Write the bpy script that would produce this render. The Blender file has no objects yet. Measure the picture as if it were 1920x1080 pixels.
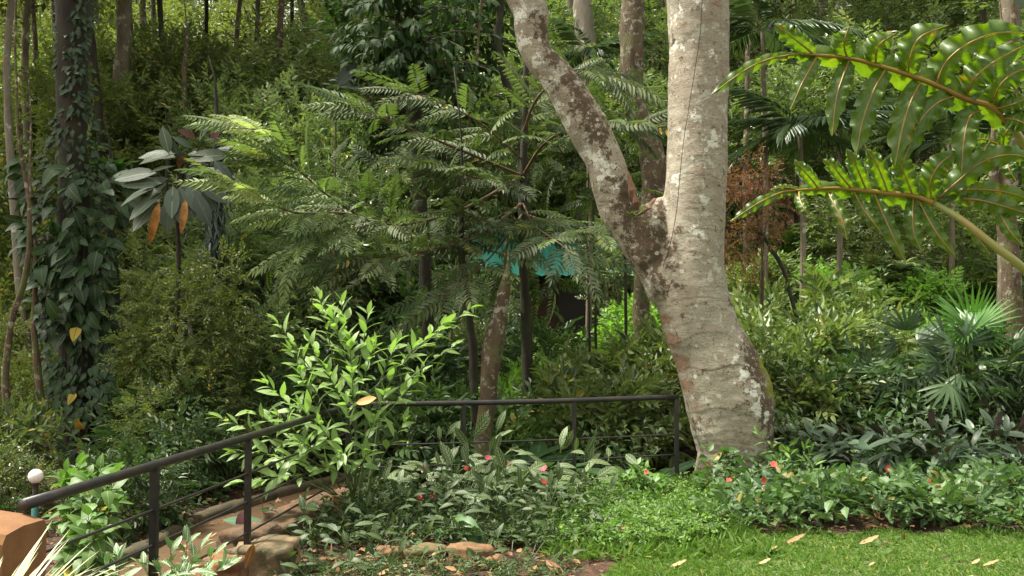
import bpy, math, random
import numpy as np
from mathutils import Vector, Matrix, noise

# ------------------------------------------------------------------ camera, sky, sun, exposure
S = bpy.context.scene
COL = S.collection
R = math.radians
FPX = 1663.0
CAM_Z = 1.7
PITCH = math.atan(60 / FPX)
cam_d = bpy.data.cameras.new("camera")
cam = bpy.data.objects.new("camera", cam_d)
COL.objects.link(cam)
cam.location = (0, 0, CAM_Z)
cam.rotation_euler = (R(90) + PITCH, 0, 0)
cam_d.sensor_width = 36
cam_d.lens = 36 * FPX / 1920
cam_d.clip_start = 0.05
cam_d.clip_end = 600
S.camera = cam
SUN_EL, SUN_AZ = R(64), R(-84)          # azimuth measured clockwise from +Y
w = bpy.data.worlds.new("World")
S.world = w
w.use_nodes = True
nt = w.node_tree
bg = nt.nodes["Background"]
sky = nt.nodes.new("ShaderNodeTexSky")
sky.sky_type = 'NISHITA'
sky.sun_disc = False
sky.sun_elevation = SUN_EL
sky.sun_rotation = SUN_AZ
sky.dust_density = 3.0
sky.air_density = 1.0
sky.ozone_density = 0.6
hs = nt.nodes.new("ShaderNodeHueSaturation")        # thin bright cloud: most of the blue is gone
hs.inputs['Saturation'].default_value = 0.22
tn = nt.nodes.new("ShaderNodeMix"); tn.data_type = 'RGBA'; tn.blend_type = 'MULTIPLY'; tn.inputs[0].default_value = 1.0
tn.inputs[7].default_value = (1.0, 0.95, 0.80, 1)
nt.links.new(sky.outputs[0], hs.inputs['Color']); nt.links.new(hs.outputs[0], tn.inputs[6]); nt.links.new(tn.outputs[2], bg.inputs[0])
bg.inputs[1].default_value = 0.15
sl = bpy.data.lights.new("sun", 'SUN')
sl.energy = 3.4
sl.angle = R(5)
sl.color = (1.0, 0.95, 0.84)
sun = bpy.data.objects.new("sun", sl)
COL.objects.link(sun)
sd = Vector((math.sin(SUN_AZ) * math.cos(SUN_EL), math.cos(SUN_AZ) * math.cos(SUN_EL), math.sin(SUN_EL)))
sun.rotation_euler = sd.to_track_quat('Z', 'Y').to_euler()
sun.location = sd * 40
S.view_settings.view_transform = 'Standard'
S.view_settings.look = 'None'
S.view_settings.exposure = 1.42
S.view_settings.gamma = 1
S.view_settings.use_curve_mapping = False
S.render.engine = 'CYCLES'
S.cycles.max_bounces = 6
S.cycles.diffuse_bounces = 3
S.cycles.glossy_bounces = 2
S.cycles.transmission_bounces = 3
S.cycles.transparent_max_bounces = 4
S.cycles.caustics_reflective = False
S.cycles.caustics_refractive = False
S.cycles.use_denoising = True

rng = np.random.default_rng(7)
random.seed(7)

# ------------------------------------------------------------------ helpers
def P(x, y, Y):
    """point at depth Y seen at photograph pixel (x, y)"""
    u, v = (x - 960) / FPX, (540 - y) / FPX
    d = Vector((u, math.cos(PITCH) - v * math.sin(PITCH), math.sin(PITCH) + v * math.cos(PITCH)))
    return Vector((0, 0, CAM_Z)) + d * (Y / d.y)

def XG(x, Y):
    return (x - 960) / FPX * Y

def sst(a, b, x):
    t = np.clip((np.asarray(x, float) - a) / (b - a), 0, 1)
    return t * t * (3 - 2 * t)

RAIL = np.array([[-2.30, 2.6], [-1.60, 6.75], [-1.50, 8.2], [1.69, 9.06], [2.6, 9.3]])

def seg_dist(x, y):
    best = np.full(np.shape(x), 1e9)
    sgn = np.ones(np.shape(x))
    for a, b in zip(RAIL[:-1], RAIL[1:]):
        d = b - a
        t = np.clip(((x - a[0]) * d[0] + (y - a[1]) * d[1]) / (d @ d), 0, 1)
        ex, ey = x - a[0] - t * d[0], y - a[1] - t * d[1]
        D = np.hypot(ex, ey)
        side = np.sign(d[0] * ey - d[1] * ex)      # + = outside (left of the run)
        m = D < best
        best = np.where(m, D, best)
        sgn = np.where(m, side, sgn)
    return best * sgn

def ground(x, y):
    x = np.asarray(x, float); y = np.asarray(y, float)
    s = sst(0.12, 0.5, seg_dist(x, y)) * (1 - sst(1.3, 2.4, x))
    z = -0.45 * s
    ky = np.maximum(0, y - 10.6)
    ky = np.where(ky < 1.5, ky * ky / 3.0, ky - 0.75)
    right = sst(1.5, 5.5, x * 12 / np.maximum(y, 8))
    cen = sst(-3.2, -0.8, x * 12 / np.maximum(y, 8))
    slope = 0.20 * cen + 0.10 * right
    z = z + slope * np.minimum(ky, 22)
    kl = np.maximum(0, y - 14.5)
    z = z + (1 - cen) * 0.085 * np.minimum(kl, 16)
    z = z - 0.18 * (1 - sst(-6.5, -3.6, x))
    far = np.maximum(0, y - 32)
    z = z + 0.42 * far
    z = z + 0.05 * np.sin(x * 1.3 + 1) * np.sin(y * 0.9) * sst(9.5, 12, y)
    z = z + 0.03 * np.sin(x * 3.1) * np.sin(y * 2.7 + 1) * sst(-1.2, -0.2, -x) * 0.6
    # raised bed at the near left corner
    z = z + 0.62 * np.exp(-(((x + 2.05) / 0.6) ** 4 + ((y - 2.85) / 0.45) ** 4))
    return z

def gz(x, y):
    return float(ground(x, y))

def YH(px_, py_, h=0.0, y0=9.5, y1=40):
    """depth at which the ground (plus h) is seen at that pixel"""
    for Y in np.arange(y0, y1, .1):
        q = P(px_, py_, Y)
        if q.z <= gz(q.x, q.y) + h: return float(Y)
    return 20.0

# ---- raw geometry container: V, F(tris), UV(per vertex), T(tint per vertex), M(material per face)
class G:
    __slots__ = ('V', 'F', 'UV', 'T', 'M')
    def __init__(s, V, F, UV=None, T=None, M=None):
        s.V = np.asarray(V, float).reshape(-1, 3)
        s.F = np.asarray(F, np.int64).reshape(-1, 3)
        s.UV = np.zeros((len(s.V), 2)) if UV is None else np.asarray(UV, float)
        s.T = np.zeros(len(s.V)) if T is None else np.asarray(T, float)
        s.M = np.zeros(len(s.F), np.int64) if M is None else np.asarray(M, np.int64)

def merge(gs):
    gs = [g for g in gs if len(g.V)]
    off = np.cumsum([0] + [len(g.V) for g in gs[:-1]])
    return G(np.concatenate([g.V for g in gs]), np.concatenate([g.F + o for g, o in zip(gs, off)]),
             np.concatenate([g.UV for g in gs]), np.concatenate([g.T for g in gs]), np.concatenate([g.M for g in gs]))

def inst(g, Rm, pos, scale, tint=None):
    """copies of g: Rm (N,3,3) columns = axes, pos (N,3), scale (N,)"""
    N = len(pos)
    scale = np.broadcast_to(np.asarray(scale, float), (N,))
    V = np.einsum('nij,vj->nvi', Rm, g.V) * scale[:, None, None] + pos[:, None, :]
    F = g.F[None] + (np.arange(N) * len(g.V))[:, None, None]
    T = np.broadcast_to(g.T, (N, len(g.V)))
    if tint is not None:
        T = np.mod(T + tint[:, None], 1.0)
    return G(V.reshape(-1, 3), F.reshape(-1, 3), np.tile(g.UV, (N, 1)), T.reshape(-1), np.tile(g.M, N))

def norm(a):
    a = np.asarray(a, float)
    return a / np.maximum(np.linalg.norm(a, axis=-1, keepdims=True), 1e-9)

def orient(d, up):
    Y = norm(d)
    up = np.broadcast_to(up, Y.shape)
    Z = norm(up - (up * Y).sum(-1, keepdims=True) * Y + 1e-6)
    X = np.cross(Y, Z)
    return np.stack([X, Y, Z], axis=-1)

def to_mesh(name, g, mats, smooth=False):
    me = bpy.data.meshes.new(name)
    nv, nf = len(g.V), len(g.F)
    me.vertices.add(nv); me.loops.add(nf * 3); me.polygons.add(nf)
    me.vertices.foreach_set('co', g.V.astype(np.float32).ravel())
    me.loops.foreach_set('vertex_index', g.F.astype(np.int32).ravel())
    me.polygons.foreach_set('loop_start', np.arange(0, nf * 3, 3, dtype=np.int32))
    me.polygons.foreach_set('loop_total', np.full(nf, 3, np.int32))
    me.polygons.foreach_set('material_index', g.M.astype(np.int32))
    me.polygons.foreach_set('use_smooth', np.full(nf, smooth))
    uv = me.uv_layers.new(name='UVMap')
    uv.data.foreach_set('uv', g.UV[g.F.ravel()].astype(np.float32).ravel())
    at = me.attributes.new('tint', 'FLOAT', 'POINT')
    at.data.foreach_set('value', g.T.astype(np.float32))
    for m in (mats if isinstance(mats, (list, tuple)) else [mats]):
        me.materials.append(m)
    me.update(calc_edges=True)
    return me

def link(name, me, parent=None, loc=None, M=None):
    o = bpy.data.objects.new(name, me)
    COL.objects.link(o)
    if parent is not None:
        o.parent = parent
    if loc is not None:
        o.location = loc
    if M is not None:
        o.matrix_basis = M
    return o

def obj(name, g, mats, parent=None, loc=None, smooth=False, kind=None, **tags):
    o = link(name, to_mesh(name, g, mats, smooth), parent, loc)
    if kind: o['kind'] = kind
    for k, v in tags.items(): o[k] = v
    return o

def thing(name, label, cat, loc=(0, 0, 0), group=None):
    o = bpy.data.objects.new(name, None)
    o.empty_display_size = 0.1
    COL.objects.link(o)
    o.location = loc
    o['label'] = label; o['category'] = cat
    if group: o['group'] = group
    return o

def tagit(o, label, cat, group=None):
    o['label'] = label; o['category'] = cat
    if group: o['group'] = group
    return o

def copy_tree(o, loc, rotz=0.0, scale=(1, 1, 1), label=None, color=None):
    c = o.copy(); COL.objects.link(c)
    c.location = loc; c.rotation_euler = (0, 0, rotz); c.scale = scale
    if label: c['label'] = label
    for ch in list(o.children):
        d = ch.copy(); COL.objects.link(d); d.parent = c
        if color is not None: d.color = color
        for h in list(ch.children):
            e = h.copy(); COL.objects.link(e); e.parent = d
            if color is not None: e.color = color
    return c

# ---- basic shapes
def tube(pts, rad, n=8, jitter=0.0, cap=True, seed=0, uvs=1.0):
    pts = np.asarray([tuple(p) for p in pts], float); k = len(pts)
    rad = np.broadcast_to(np.asarray(rad, float), (k,))
    tan = norm(np.gradient(pts, axis=0))
    ref = np.array([0.0, 1.0, 0.0]) if abs(tan[0][1]) < 0.9 else np.array([1.0, 0, 0])
    V = []; r2 = np.random.default_rng(seed)
    prev = norm(np.cross(tan[0], ref))
    for i in range(k):
        prev = norm(prev - (prev @ tan[i]) * tan[i])
        b = np.cross(tan[i], prev)
        a = np.arange(n) * 2 * math.pi / n
        rr = rad[i] * (1 + jitter * r2.standard_normal(n))
        V.append(pts[i] + np.cos(a)[:, None] * prev * rr[:, None] + np.sin(a)[:, None] * b * rr[:, None])
    V = np.concatenate(V)
    F = []
    for i in range(k - 1):
        for j in range(n):
            a0, a1 = i * n + j, i * n + (j + 1) % n
            F += [(a0, a1, a1 + n), (a0, a1 + n, a0 + n)]
    if cap:
        V = np.vstack([V, pts[0], pts[-1]])
        for j in range(n):
            F.append((k * n, (j + 1) % n, j)); F.append((k * n + 1, (k - 1) * n + j, (k - 1) * n + (j + 1) % n))
    UV = np.zeros((len(V), 2))
    L = np.concatenate([[0], np.cumsum(np.linalg.norm(np.diff(pts, axis=0), axis=1))])
    for i in range(k):
        UV[i * n:(i + 1) * n, 0] = np.arange(n) / n; UV[i * n:(i + 1) * n, 1] = L[i] * uvs
    return G(V, F, UV)

def spline(pts, n=24):
    pts = np.asarray([tuple(p) for p in pts], float)
    if len(pts) < 3:
        t = np.linspace(0, 1, n)[:, None]
        return pts[0] * (1 - t) + pts[-1] * t
    Pp = np.vstack([2 * pts[0] - pts[1], pts, 2 * pts[-1] - pts[-2]])
    out = []
    m = len(pts) - 1
    for q in np.linspace(0, m, n):
        i = min(int(q), m - 1); t = q - i
        p0, p1, p2, p3 = Pp[i], Pp[i + 1], Pp[i + 2], Pp[i + 3]
        out.append(0.5 * ((2 * p1) + (-p0 + p2) * t + (2 * p0 - 5 * p1 + 4 * p2 - p3) * t ** 2 + (-p0 + 3 * p1 - 3 * p2 + p3) * t ** 3))
    return np.array(out)

def box(x0, x1, y0, y1, z0, z1):
    V = [(x, y, z) for z in (z0, z1) for y in (y0, y1) for x in (x0, x1)]
    Q = [(0, 2, 3, 1), (4, 5, 7, 6), (0, 1, 5, 4), (2, 6, 7, 3), (0, 4, 6, 2), (1, 3, 7, 5)]
    F = []
    for a, b, c, d in Q: F += [(a, b, c), (a, c, d)]
    return G(V, F)

def prof(kind, t):
    t = np.asarray(t, float)
    if kind == 'lance': return np.sin(math.pi * np.power(t, 0.8)) ** 0.9
    if kind == 'ovate': return np.sin(math.pi * np.power(t, 0.62)) ** 0.8
    if kind == 'obov': return np.sin(math.pi * np.power(t, 1.35)) ** 0.8
    if kind == 'ellip': return np.sin(math.pi * t) ** 0.6
    if kind == 'heart': return np.where(t < 0.28, 0.75 + 0.9 * t, np.cos((t - 0.28) / 0.72 * math.pi / 2) ** 0.8)
    if kind == 'strap': return np.minimum(1, np.minimum(t * 6 + .3, (1 - t) * 2.2 + 0.02))
    return np.sin(math.pi * t)

def leafg(L, W, rows=2, fold=0.25, droop=0.25, kind='lance', wave=0.0, petiole=0.0, tint=0.0, side=0.0):
    """one leaf along +Y, face up +Z"""
    if rows == 0:                                          # four-triangle leaf of six corners
        l1, l2 = 0.32, 0.68
        w1, w2 = prof(kind, l1) * W / 2, prof(kind, l2) * W / 2
        z = lambda t: -droop * L * t * t
        V = [(0, 0, 0), (-w1, L * l1, z(l1) + fold * w1), (-w2, L * l2, z(l2) + fold * w2), (0, L, z(1)), (w2, L * l2, z(l2) + fold * w2), (w1, L * l1, z(l1) + fold * w1)]
        F = [(0, 3, 2), (0, 2, 1), (0, 4, 3), (0, 5, 4)]
        UV = [(.5, 0), (0, .32), (0, .68), (.5, 1), (1, .68), (1, .32)]
        return G(V, F, UV, np.full(6, tint))
    ts = np.linspace(0, 1, rows + 2)
    V = [(0, 0, 0)]; UV = [(.5, 0)]
    for i, t in enumerate(ts[1:-1]):
        wd = float(prof(kind, t)) * W / 2
        y = L * (t - 0.10 * droop * t * t); z = -droop * L * t * t
        wv = wave * W * math.sin(i * 2.4 + 1)
        x0 = side * L * t * t
        V += [(x0 - wd, y, z + fold * wd + wv), (x0, y, z), (x0 + wd, y, z + fold * wd - wv)]
        UV += [(0, t), (.5, t), (1, t)]
    V.append((side * L, L * (1 - 0.1 * droop), -droop * L)); UV.append((.5, 1))
    F = [(0, 2, 1), (0, 3, 2)]
    for i in range(rows - 1):
        a = 1 + i * 3; b = a + 3
        F += [(a, a + 1, b + 1), (a, b + 1, b), (a + 1, a + 2, b + 2), (a + 1, b + 2, b + 1)]
    a = 1 + (rows - 1) * 3; e = len(V) - 1
    F += [(a, a + 1, e), (a + 1, a + 2, e)]
    g = G(V, F, UV, np.full(len(V), tint))
    if petiole > 0:
        g.V[:, 1] += petiole * 0.95; g.V[:, 2] += petiole * 0.25
        pt = tube([(0, 0, 0), (0, petiole * .5, petiole * .17), (0, petiole, petiole * .25)], 0.0025 + L * 0.006, 3, cap=False)
        pt.M[:] = 1; pt.T[:] = tint
        g = merge([g, pt])
    return g

def rhomb(L, W, fold=0.2, droop=0.15, tint=0.0):
    w = W / 2
    return G([(0, 0, 0), (-w, L * .45, fold * w), (0, L, -droop * L), (w, L * .45, fold * w)], [(0, 2, 1), (0, 3, 2)],
             [(.5, 0), (0, .45), (.5, 1), (1, .45)], np.full(4, tint))

def sprigg(lf, n=9, length=0.35, ang=50, seed=0, stem=True, whorl=False, curve=0.25, taper=0.6, stemr=0.003):
    """a twig along +Y with alternate leaves"""
    r = np.random.default_rng(seed)
    t = np.linspace(0.12, 1.0, n)
    pos = np.stack([0.02 * r.standard_normal(n) * length, t * length, -curve * length * t * t], 1)
    d = []
    for i in range(n):
        s = 1 if i % 2 else -1
        a = R(ang) * (1 - 0.75 * t[i] ** 3) * s + 0.2 * r.standard_normal()
        d.append((math.sin(a), math.cos(a), 0.25 * r.standard_normal() - curve * t[i]))
    up = np.stack([0.35 * r.standard_normal(n), -0.2 + 0.3 * r.standard_normal(n), np.ones(n)], 1)
    sc = (1 - (1 - taper) * np.abs(t - 0.5) * 1.6) * r.uniform(0.8, 1.15, n)
    g = inst(lf, orient(d, up), pos, sc, r.uniform(0, 0.22, n))
    if stem:
        st = tube([(0, 0, 0), (0, .5 * length, -curve * length * .25), (0, length, -curve * length)], [stemr, stemr * .7, stemr * .3], 3, cap=False)
        st.M[:] = 1
        g = merge([g, st])
    return g

def crowng(sprigs, n, rad, seed=0, nclump=14, clr=0.42, shell=0.6, outward=0.6, upb=0.25, sc=(0.8, 1.2), flat=0.0, cut=None):
    """leaf volume made of sprigs gathered in clumps inside an ellipsoid of radii rad (centre = origin)"""
    r = np.random.default_rng(seed)
    rad = np.asarray(rad, float)
    cd = norm(r.standard_normal((nclump, 3)))
    cc = cd * (r.uniform(shell, 1.0, nclump) ** 0.6)[:, None] * 0.82
    idx = r.integers(0, nclump, n)
    off = r.standard_normal((n, 3))
    off = norm(off) * (r.uniform(0.35, 1, n) ** 0.7)[:, None] * clr * (0.7 + 0.6 * r.random(nclump))[idx][:, None]
    p = cc[idx] + off
    if cut is not None:
        p = p[p[:, 2] > cut]; 
    n = len(p)
    out = norm(off[:n] * 1.0 + p * 0.7)
    d = norm(outward * out + 0.45 * r.standard_normal((n, 3)) + np.array([0, 0, upb]))
    up = np.array([0, 0, 1.0]) + 0.4 * r.standard_normal((n, 3)) + 0.4 * out
    pos = p * rad
    gs = []
    k = len(sprigs)
    pick = r.integers(0, k, n)
    tint = np.mod(0.5 * r.random(nclump)[idx[:n]] + r.uniform(0, 0.5, n), 1) * 0.75
    for i, s in enumerate(sprigs):
        m = pick == i
        if m.any():
            gs.append(inst(s, orient(d[m], up[m]), pos[m], r.uniform(sc[0], sc[1], m.sum()), tint[m]))
    return merge(gs)
# ------------------------------------------------------------------ materials
def newmat(name):
    m = bpy.data.materials.new(name); m.use_nodes = True
    return m, m.node_tree.nodes, m.node_tree.links, m.node_tree.nodes['Principled BSDF']

def nd(N, t, **kw):
    n = N.new(t)
    for k, v in kw.items(): setattr(n, k, v)
    return n

def math_(N, L, op, a, b=None, clamp=False):
    n = nd(N, 'ShaderNodeMath', operation=op, use_clamp=clamp)
    for i, v in enumerate((a, b)):
        if v is None: continue
        if isinstance(v, (int, float)): n.inputs[i].default_value = v
        else: L.new(v, n.inputs[i])
    return n.outputs[0]

def mixc(N, L, f, a, b, mode='MIX'):
    n = nd(N, 'ShaderNodeMix', data_type='RGBA', blend_type=mode)
    for i, v in ((0, f), (6, a), (7, b)):
        if isinstance(v, (int, float)): n.inputs[i].default_value = v
        elif isinstance(v, tuple): n.inputs[i].default_value = (*v, 1)
        else: L.new(v, n.inputs[i])
    return n.outputs[2]

def ramp(N, L, f, stops, interp='LINEAR'):
    n = nd(N, 'ShaderNodeValToRGB')
    cr = n.color_ramp; cr.interpolation = interp
    while len(cr.elements) < len(stops): cr.elements.new(0.5)
    for e, (p, c) in zip(cr.elements, stops):
        e.position = p; e.color = (*c, 1) if len(c) == 3 else c
    L.new(f, n.inputs[0])
    return n.outputs[0]

def noise_(N, L, scale, detail=4, rough=0.55, vec=None, dist=0.0):
    n = nd(N, 'ShaderNodeTexNoise'); n.inputs['Scale'].default_value = scale
    n.inputs['Detail'].default_value = detail; n.inputs['Roughness'].default_value = rough
    n.inputs['Distortion'].default_value = dist
    if vec is None: vec = nd(N, 'ShaderNodeTexCoord').outputs['Object']
    L.new(vec, n.inputs['Vector'])
    return n.outputs[0]

def leafmat(name, c1, c2, rough=0.42, trans=0.3, rib=None, ribw=0.05, old=None, oldat=0.96, back=None, stripes=None, side=None, spec=0.5, tcol=None, edge=None, speck=None):
    m, N, L, B = newmat(name)
    at = nd(N, 'ShaderNodeAttribute', attribute_name='tint')
    oi = nd(N, 'ShaderNodeObjectInfo')
    fr = math_(N, L, 'FRACT', math_(N, L, 'ADD', at.outputs['Fac'], oi.outputs['Random']))
    mid = tuple((a + b) / 2 for a, b in zip(c1, c2))
    stops = [(0, c1), (0.5, mid), (0.9, c2)]
    if old: stops += [(oldat - 0.005, c2), (oldat, old)]
    col = ramp(N, L, fr, stops)
    uv = nd(N, 'ShaderNodeUVMap')
    sep = nd(N, 'ShaderNodeSeparateXYZ'); L.new(uv.outputs[0], sep.inputs[0])
    au = math_(N, L, 'ABSOLUTE', math_(N, L, 'SUBTRACT', sep.outputs[0], 0.5))
    if stripes:
        sc_, freq, sl_, thr = stripes
        ph = math_(N, L, 'SUBTRACT', math_(N, L, 'MULTIPLY', sep.outputs[1], freq), math_(N, L, 'MULTIPLY', au, sl_))
        f = math_(N, L, 'FRACT', ph)
        f = math_(N, L, 'LESS_THAN', f, thr)
        f = math_(N, L, 'MULTIPLY', f, math_(N, L, 'LESS_THAN', au, 0.42))
        col = mixc(N, L, f, col, sc_)
    if side:                                              # side veins, fine and soft
        ph = math_(N, L, 'SUBTRACT', math_(N, L, 'MULTIPLY', sep.outputs[1], side[1]), math_(N, L, 'MULTIPLY', au, side[2]))
        f = math_(N, L, 'LESS_THAN', math_(N, L, 'FRACT', ph), 0.16)
        col = mixc(N, L, math_(N, L, 'MULTIPLY', f, side[3]), col, side[0])
    if edge:
        col = mixc(N, L, math_(N, L, 'GREATER_THAN', au, edge[1]), col, edge[0])
    if speck:
        n1 = noise_(N, L, speck[1], 2, 0.5)
        col = mixc(N, L, math_(N, L, 'MULTIPLY', math_(N, L, 'GREATER_THAN', n1, speck[2]), 0.85), col, speck[0])
    if rib:
        col = mixc(N, L, math_(N, L, 'LESS_THAN', au, ribw), col, rib)
    geo = nd(N, 'ShaderNodeNewGeometry')
    bk = back if back else tuple(min(1, a * 1.25 + 0.012) for a in mid)
    col2 = mixc(N, L, math_(N, L, 'MULTIPLY', geo.outputs['Backfacing'], 0.8), col, bk)
    col3 = mixc(N, L, 1.0, col2, oi.outputs['Color'], 'MULTIPLY')
    L.new(col3, B.inputs['Base Color'])
    B.inputs['Roughness'].default_value = rough + .06
    B.inputs['Specular IOR Level'].default_value = spec * .8
    if trans > 0:
        tr = nd(N, 'ShaderNodeBsdfTranslucent')
        tc = tcol if tcol else (1.5, 1.75, 0.7)
        L.new(mixc(N, L, 1.0, col3, tc, 'MULTIPLY'), tr.inputs[0])
        mx = nd(N, 'ShaderNodeMixShader'); mx.inputs[0].default_value = trans
        L.new(B.outputs[0], mx.inputs[1]); L.new(tr.outputs[0], mx.inputs[2])
        L.new(mx.outputs[0], N['Material Output'].inputs[0])
    return m

def barkmat(name, a, b, c=None, scale=6.0, stretch=(1, 1, 0.35), bump=0.4, patch=0.58, moss=None, rough=0.9):
    m, N, L, B = newmat(name)
    tc = nd(N, 'ShaderNodeTexCoord'); mp = nd(N, 'ShaderNodeMapping'); mp.inputs['Scale'].default_value = stretch
    L.new(tc.outputs['Object'], mp.inputs[0])
    n1 = noise_(N, L, scale, 8, 0.65, mp.outputs[0])
    n2 = noise_(N, L, scale * 5, 6, 0.6, mp.outputs[0])
    col = ramp(N, L, n1, [(0.32, a), (0.62, b)])
    col = mixc(N, L, math_(N, L, 'MULTIPLY', n2, 0.5), col, tuple(x * 0.45 for x in a))
    if c:
        n3 = noise_(N, L, scale * 0.9, 5, 0.7, tc.outputs['Object'])
        f = ramp(N, L, n3, [(patch, (0, 0, 0)), (patch + 0.03, (1, 1, 1))])
        col = mixc(N, L, f, col, c)
    if moss:
        n4 = noise_(N, L, scale * 0.35, 5, 0.7, tc.outputs['Object'])
        f = ramp(N, L, n4, [(0.5, (0, 0, 0)), (0.62, (1, 1, 1))])
        col = mixc(N, L, f, col, moss)
    L.new(col, B.inputs['Base Color']); B.inputs['Roughness'].default_value = rough
    bp = nd(N, 'ShaderNodeBump'); bp.inputs['Strength'].default_value = bump; bp.inputs['Distance'].default_value = 0.03
    L.new(math_(N, L, 'ADD', n1, math_(N, L, 'MULTIPLY', n2, 0.6)), bp.inputs['Height']); L.new(bp.outputs[0], B.inputs['Normal'])
    return m

def plain(name, c, rough=0.5, metal=0.0, var=0.0, scale=12, c2=None, bump=0.0):
    m, N, L, B = newmat(name)
    n1 = noise_(N, L, scale, 6, 0.6)
    c2 = c2 or tuple(x * (1 - var) for x in c)
    L.new(ramp(N, L, n1, [(0.35, c), (0.65, c2)]), B.inputs['Base Color'])
    B.inputs['Roughness'].default_value = rough; B.inputs['Metallic'].default_value = metal
    if bump:
        bp = nd(N, 'ShaderNodeBump'); bp.inputs['Strength'].default_value = bump; bp.inputs['Distance'].default_value = 0.02
        L.new(noise_(N, L, scale * 4, 6, 0.7), bp.inputs['Height']); L.new(bp.outputs[0], B.inputs['Normal'])
    return m

TWIG = plain('twig_brown', (0.09, 0.065, 0.035), 0.8, var=0.4)
TWIGG = plain('twig_green', (0.08, 0.12, 0.035), 0.6, var=0.3)
M_SMALL = leafmat('leaf_small_glossy', (0.04, 0.07, 0.03), (0.16, 0.2, 0.09), 0.26, 0.22, old=(0.3, 0.24, 0.05), oldat=0.985)
M_OLIVE = leafmat('leaf_olive', (0.04, 0.06, 0.02), (0.15, 0.175, 0.055), 0.36, 0.25, old=(0.32, 0.25, 0.05), oldat=0.97)
M_FAR = leafmat('leaf_far', (0.03, 0.05, 0.018), (0.15, 0.175, 0.07), 0.42, 0.35)
M_MID = leafmat('leaf_mid', (0.035, 0.065, 0.022), (0.16, 0.205, 0.08), 0.38, 0.25, old=(0.35, 0.26, 0.04), oldat=0.985)
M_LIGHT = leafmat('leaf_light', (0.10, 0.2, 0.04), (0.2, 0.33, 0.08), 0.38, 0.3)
M_DARK = leafmat('leaf_dark_large', (0.014, 0.036, 0.01), (0.034, 0.07, 0.018), 0.6, 0.25, rib=(0.07, 0.11, 0.04), ribw=0.035, spec=.25)
M_PINN = leafmat('leaf_pinnate', (0.04, 0.072, 0.026), (0.115, 0.155, 0.055), 0.55, 0.28, old=(0.36, 0.28, 0.05), oldat=0.992)
M_LAUREL = leafmat('leaf_bright_shrub', (0.13, 0.22, 0.06), (0.24, 0.35, 0.12), 0.38, 0.3, rib=(0.25, 0.38, 0.14), ribw=0.04, side=((0.23, 0.35, 0.12), 9, 3, 0.4))
M_MONST = leafmat('leaf_climber', (0.010, 0.03, 0.009), (0.032, 0.075, 0.02), 0.42, 0.18, rib=(0.08, 0.13, 0.05), ribw=0.035, side=((0.06, 0.11, 0.04), 7, 3.5, 0.5), old=(0.45, 0.32, 0.03), oldat=0.985)
M_RUBBER = leafmat('leaf_leathery', (0.055, 0.085, 0.055), (0.11, 0.15, 0.10), 0.38, 0.1, rib=(0.24, 0.29, 0.2), ribw=0.03, back=(0.16, 0.06, 0.04))
M_RUBBERD = leafmat('leaf_leathery_dark', (0.03, 0.05, 0.035), (0.06, 0.085, 0.055), 0.33, 0.08, rib=(0.1, 0.13, 0.08), ribw=0.03, back=(0.1, 0.035, 0.025))
M_MAROON = plain('leaf_maroon', (0.07, 0.012, 0.01), 0.7, c2=(0.04, 0.008, 0.008))
M_ORANGE = plain('leaf_withered_orange', (0.36, 0.17, 0.03), 0.75, c2=(0.2, 0.08, 0.015), scale=22)
M_IMPA = leafmat('leaf_impatiens', (0.035, 0.08, 0.025), (0.11, 0.19, 0.06), 0.42, 0.25, old=(0.3, 0.22, 0.06), oldat=0.975, rib=(0.15, 0.24, 0.1), ribw=0.04)
M_ZEBRA = leafmat('leaf_zebra', (0.10, 0.145, 0.055), (0.17, 0.22, 0.09), 0.5, 0.15, stripes=((0.018, 0.035, 0.013), 7, 3.2, 0.5), rib=(0.2, 0.28, 0.12), ribw=0.04, back=(0.10, 0.08, 0.06))
M_ZEBRAD = leafmat('leaf_fern_pattern', (0.035, 0.065, 0.018), (0.08, 0.12, 0.035), 0.45, 0.15, stripes=((0.016, 0.035, 0.013), 8, 2.6, 0.5), rib=(0.12, 0.17, 0.07), ribw=0.04)
M_BROAD = leafmat('leaf_grey_broad', (0.03, 0.06, 0.03), (0.10, 0.145, 0.09), 0.28, 0.08, rib=(0.02, 0.06, 0.03), ribw=0.05, back=(0.07, 0.035, 0.04))
M_CALBIG = leafmat('leaf_ribbed_big', (0.05, 0.11, 0.06), (0.08, 0.15, 0.08), 0.36, 0.15, stripes=((0.10, 0.17, 0.11), 17, 5, 0.45), rib=(0.14, 0.2, 0.12), ribw=0.03)
M_BANANA = leafmat('leaf_banana_dark', (0.022, 0.06, 0.02), (0.05, 0.11, 0.035), 0.4, 0.25, rib=(0.09, 0.16, 0.06), ribw=0.035, side=((0.04, 0.095, 0.03), 26, 4, 0.5))
M_FANP = leafmat('leaf_fan_palm', (0.05, 0.15, 0.02), (0.10, 0.25, 0.035), 0.35, 0.35)
M_RHAP = leafmat('leaf_dark_palm', (0.03, 0.065, 0.03), (0.07, 0.12, 0.05), 0.33, 0.18)
M_SILVER = leafmat('leaf_silver', (0.45, 0.52, 0.42), (0.7, 0.75, 0.64), 0.4, 0.15, rib=(0.2, 0.33, 0.14), ribw=0.12)
M_VARIEG = leafmat('leaf_variegated_grass', (0.5, 0.5, 0.3), (0.72, 0.70, 0.5), 0.45, 0.25, rib=(0.3, 0.36, 0.15), ribw=0.1)
M_CROTON = leafmat('leaf_croton', (0.05, 0.13, 0.05), (0.10, 0.21, 0.08), 0.35, 0.12, rib=(0.55, 0.6, 0.35), ribw=0.06, side=((0.5, 0.55, 0.35), 6, 3, 0.9))
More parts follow.
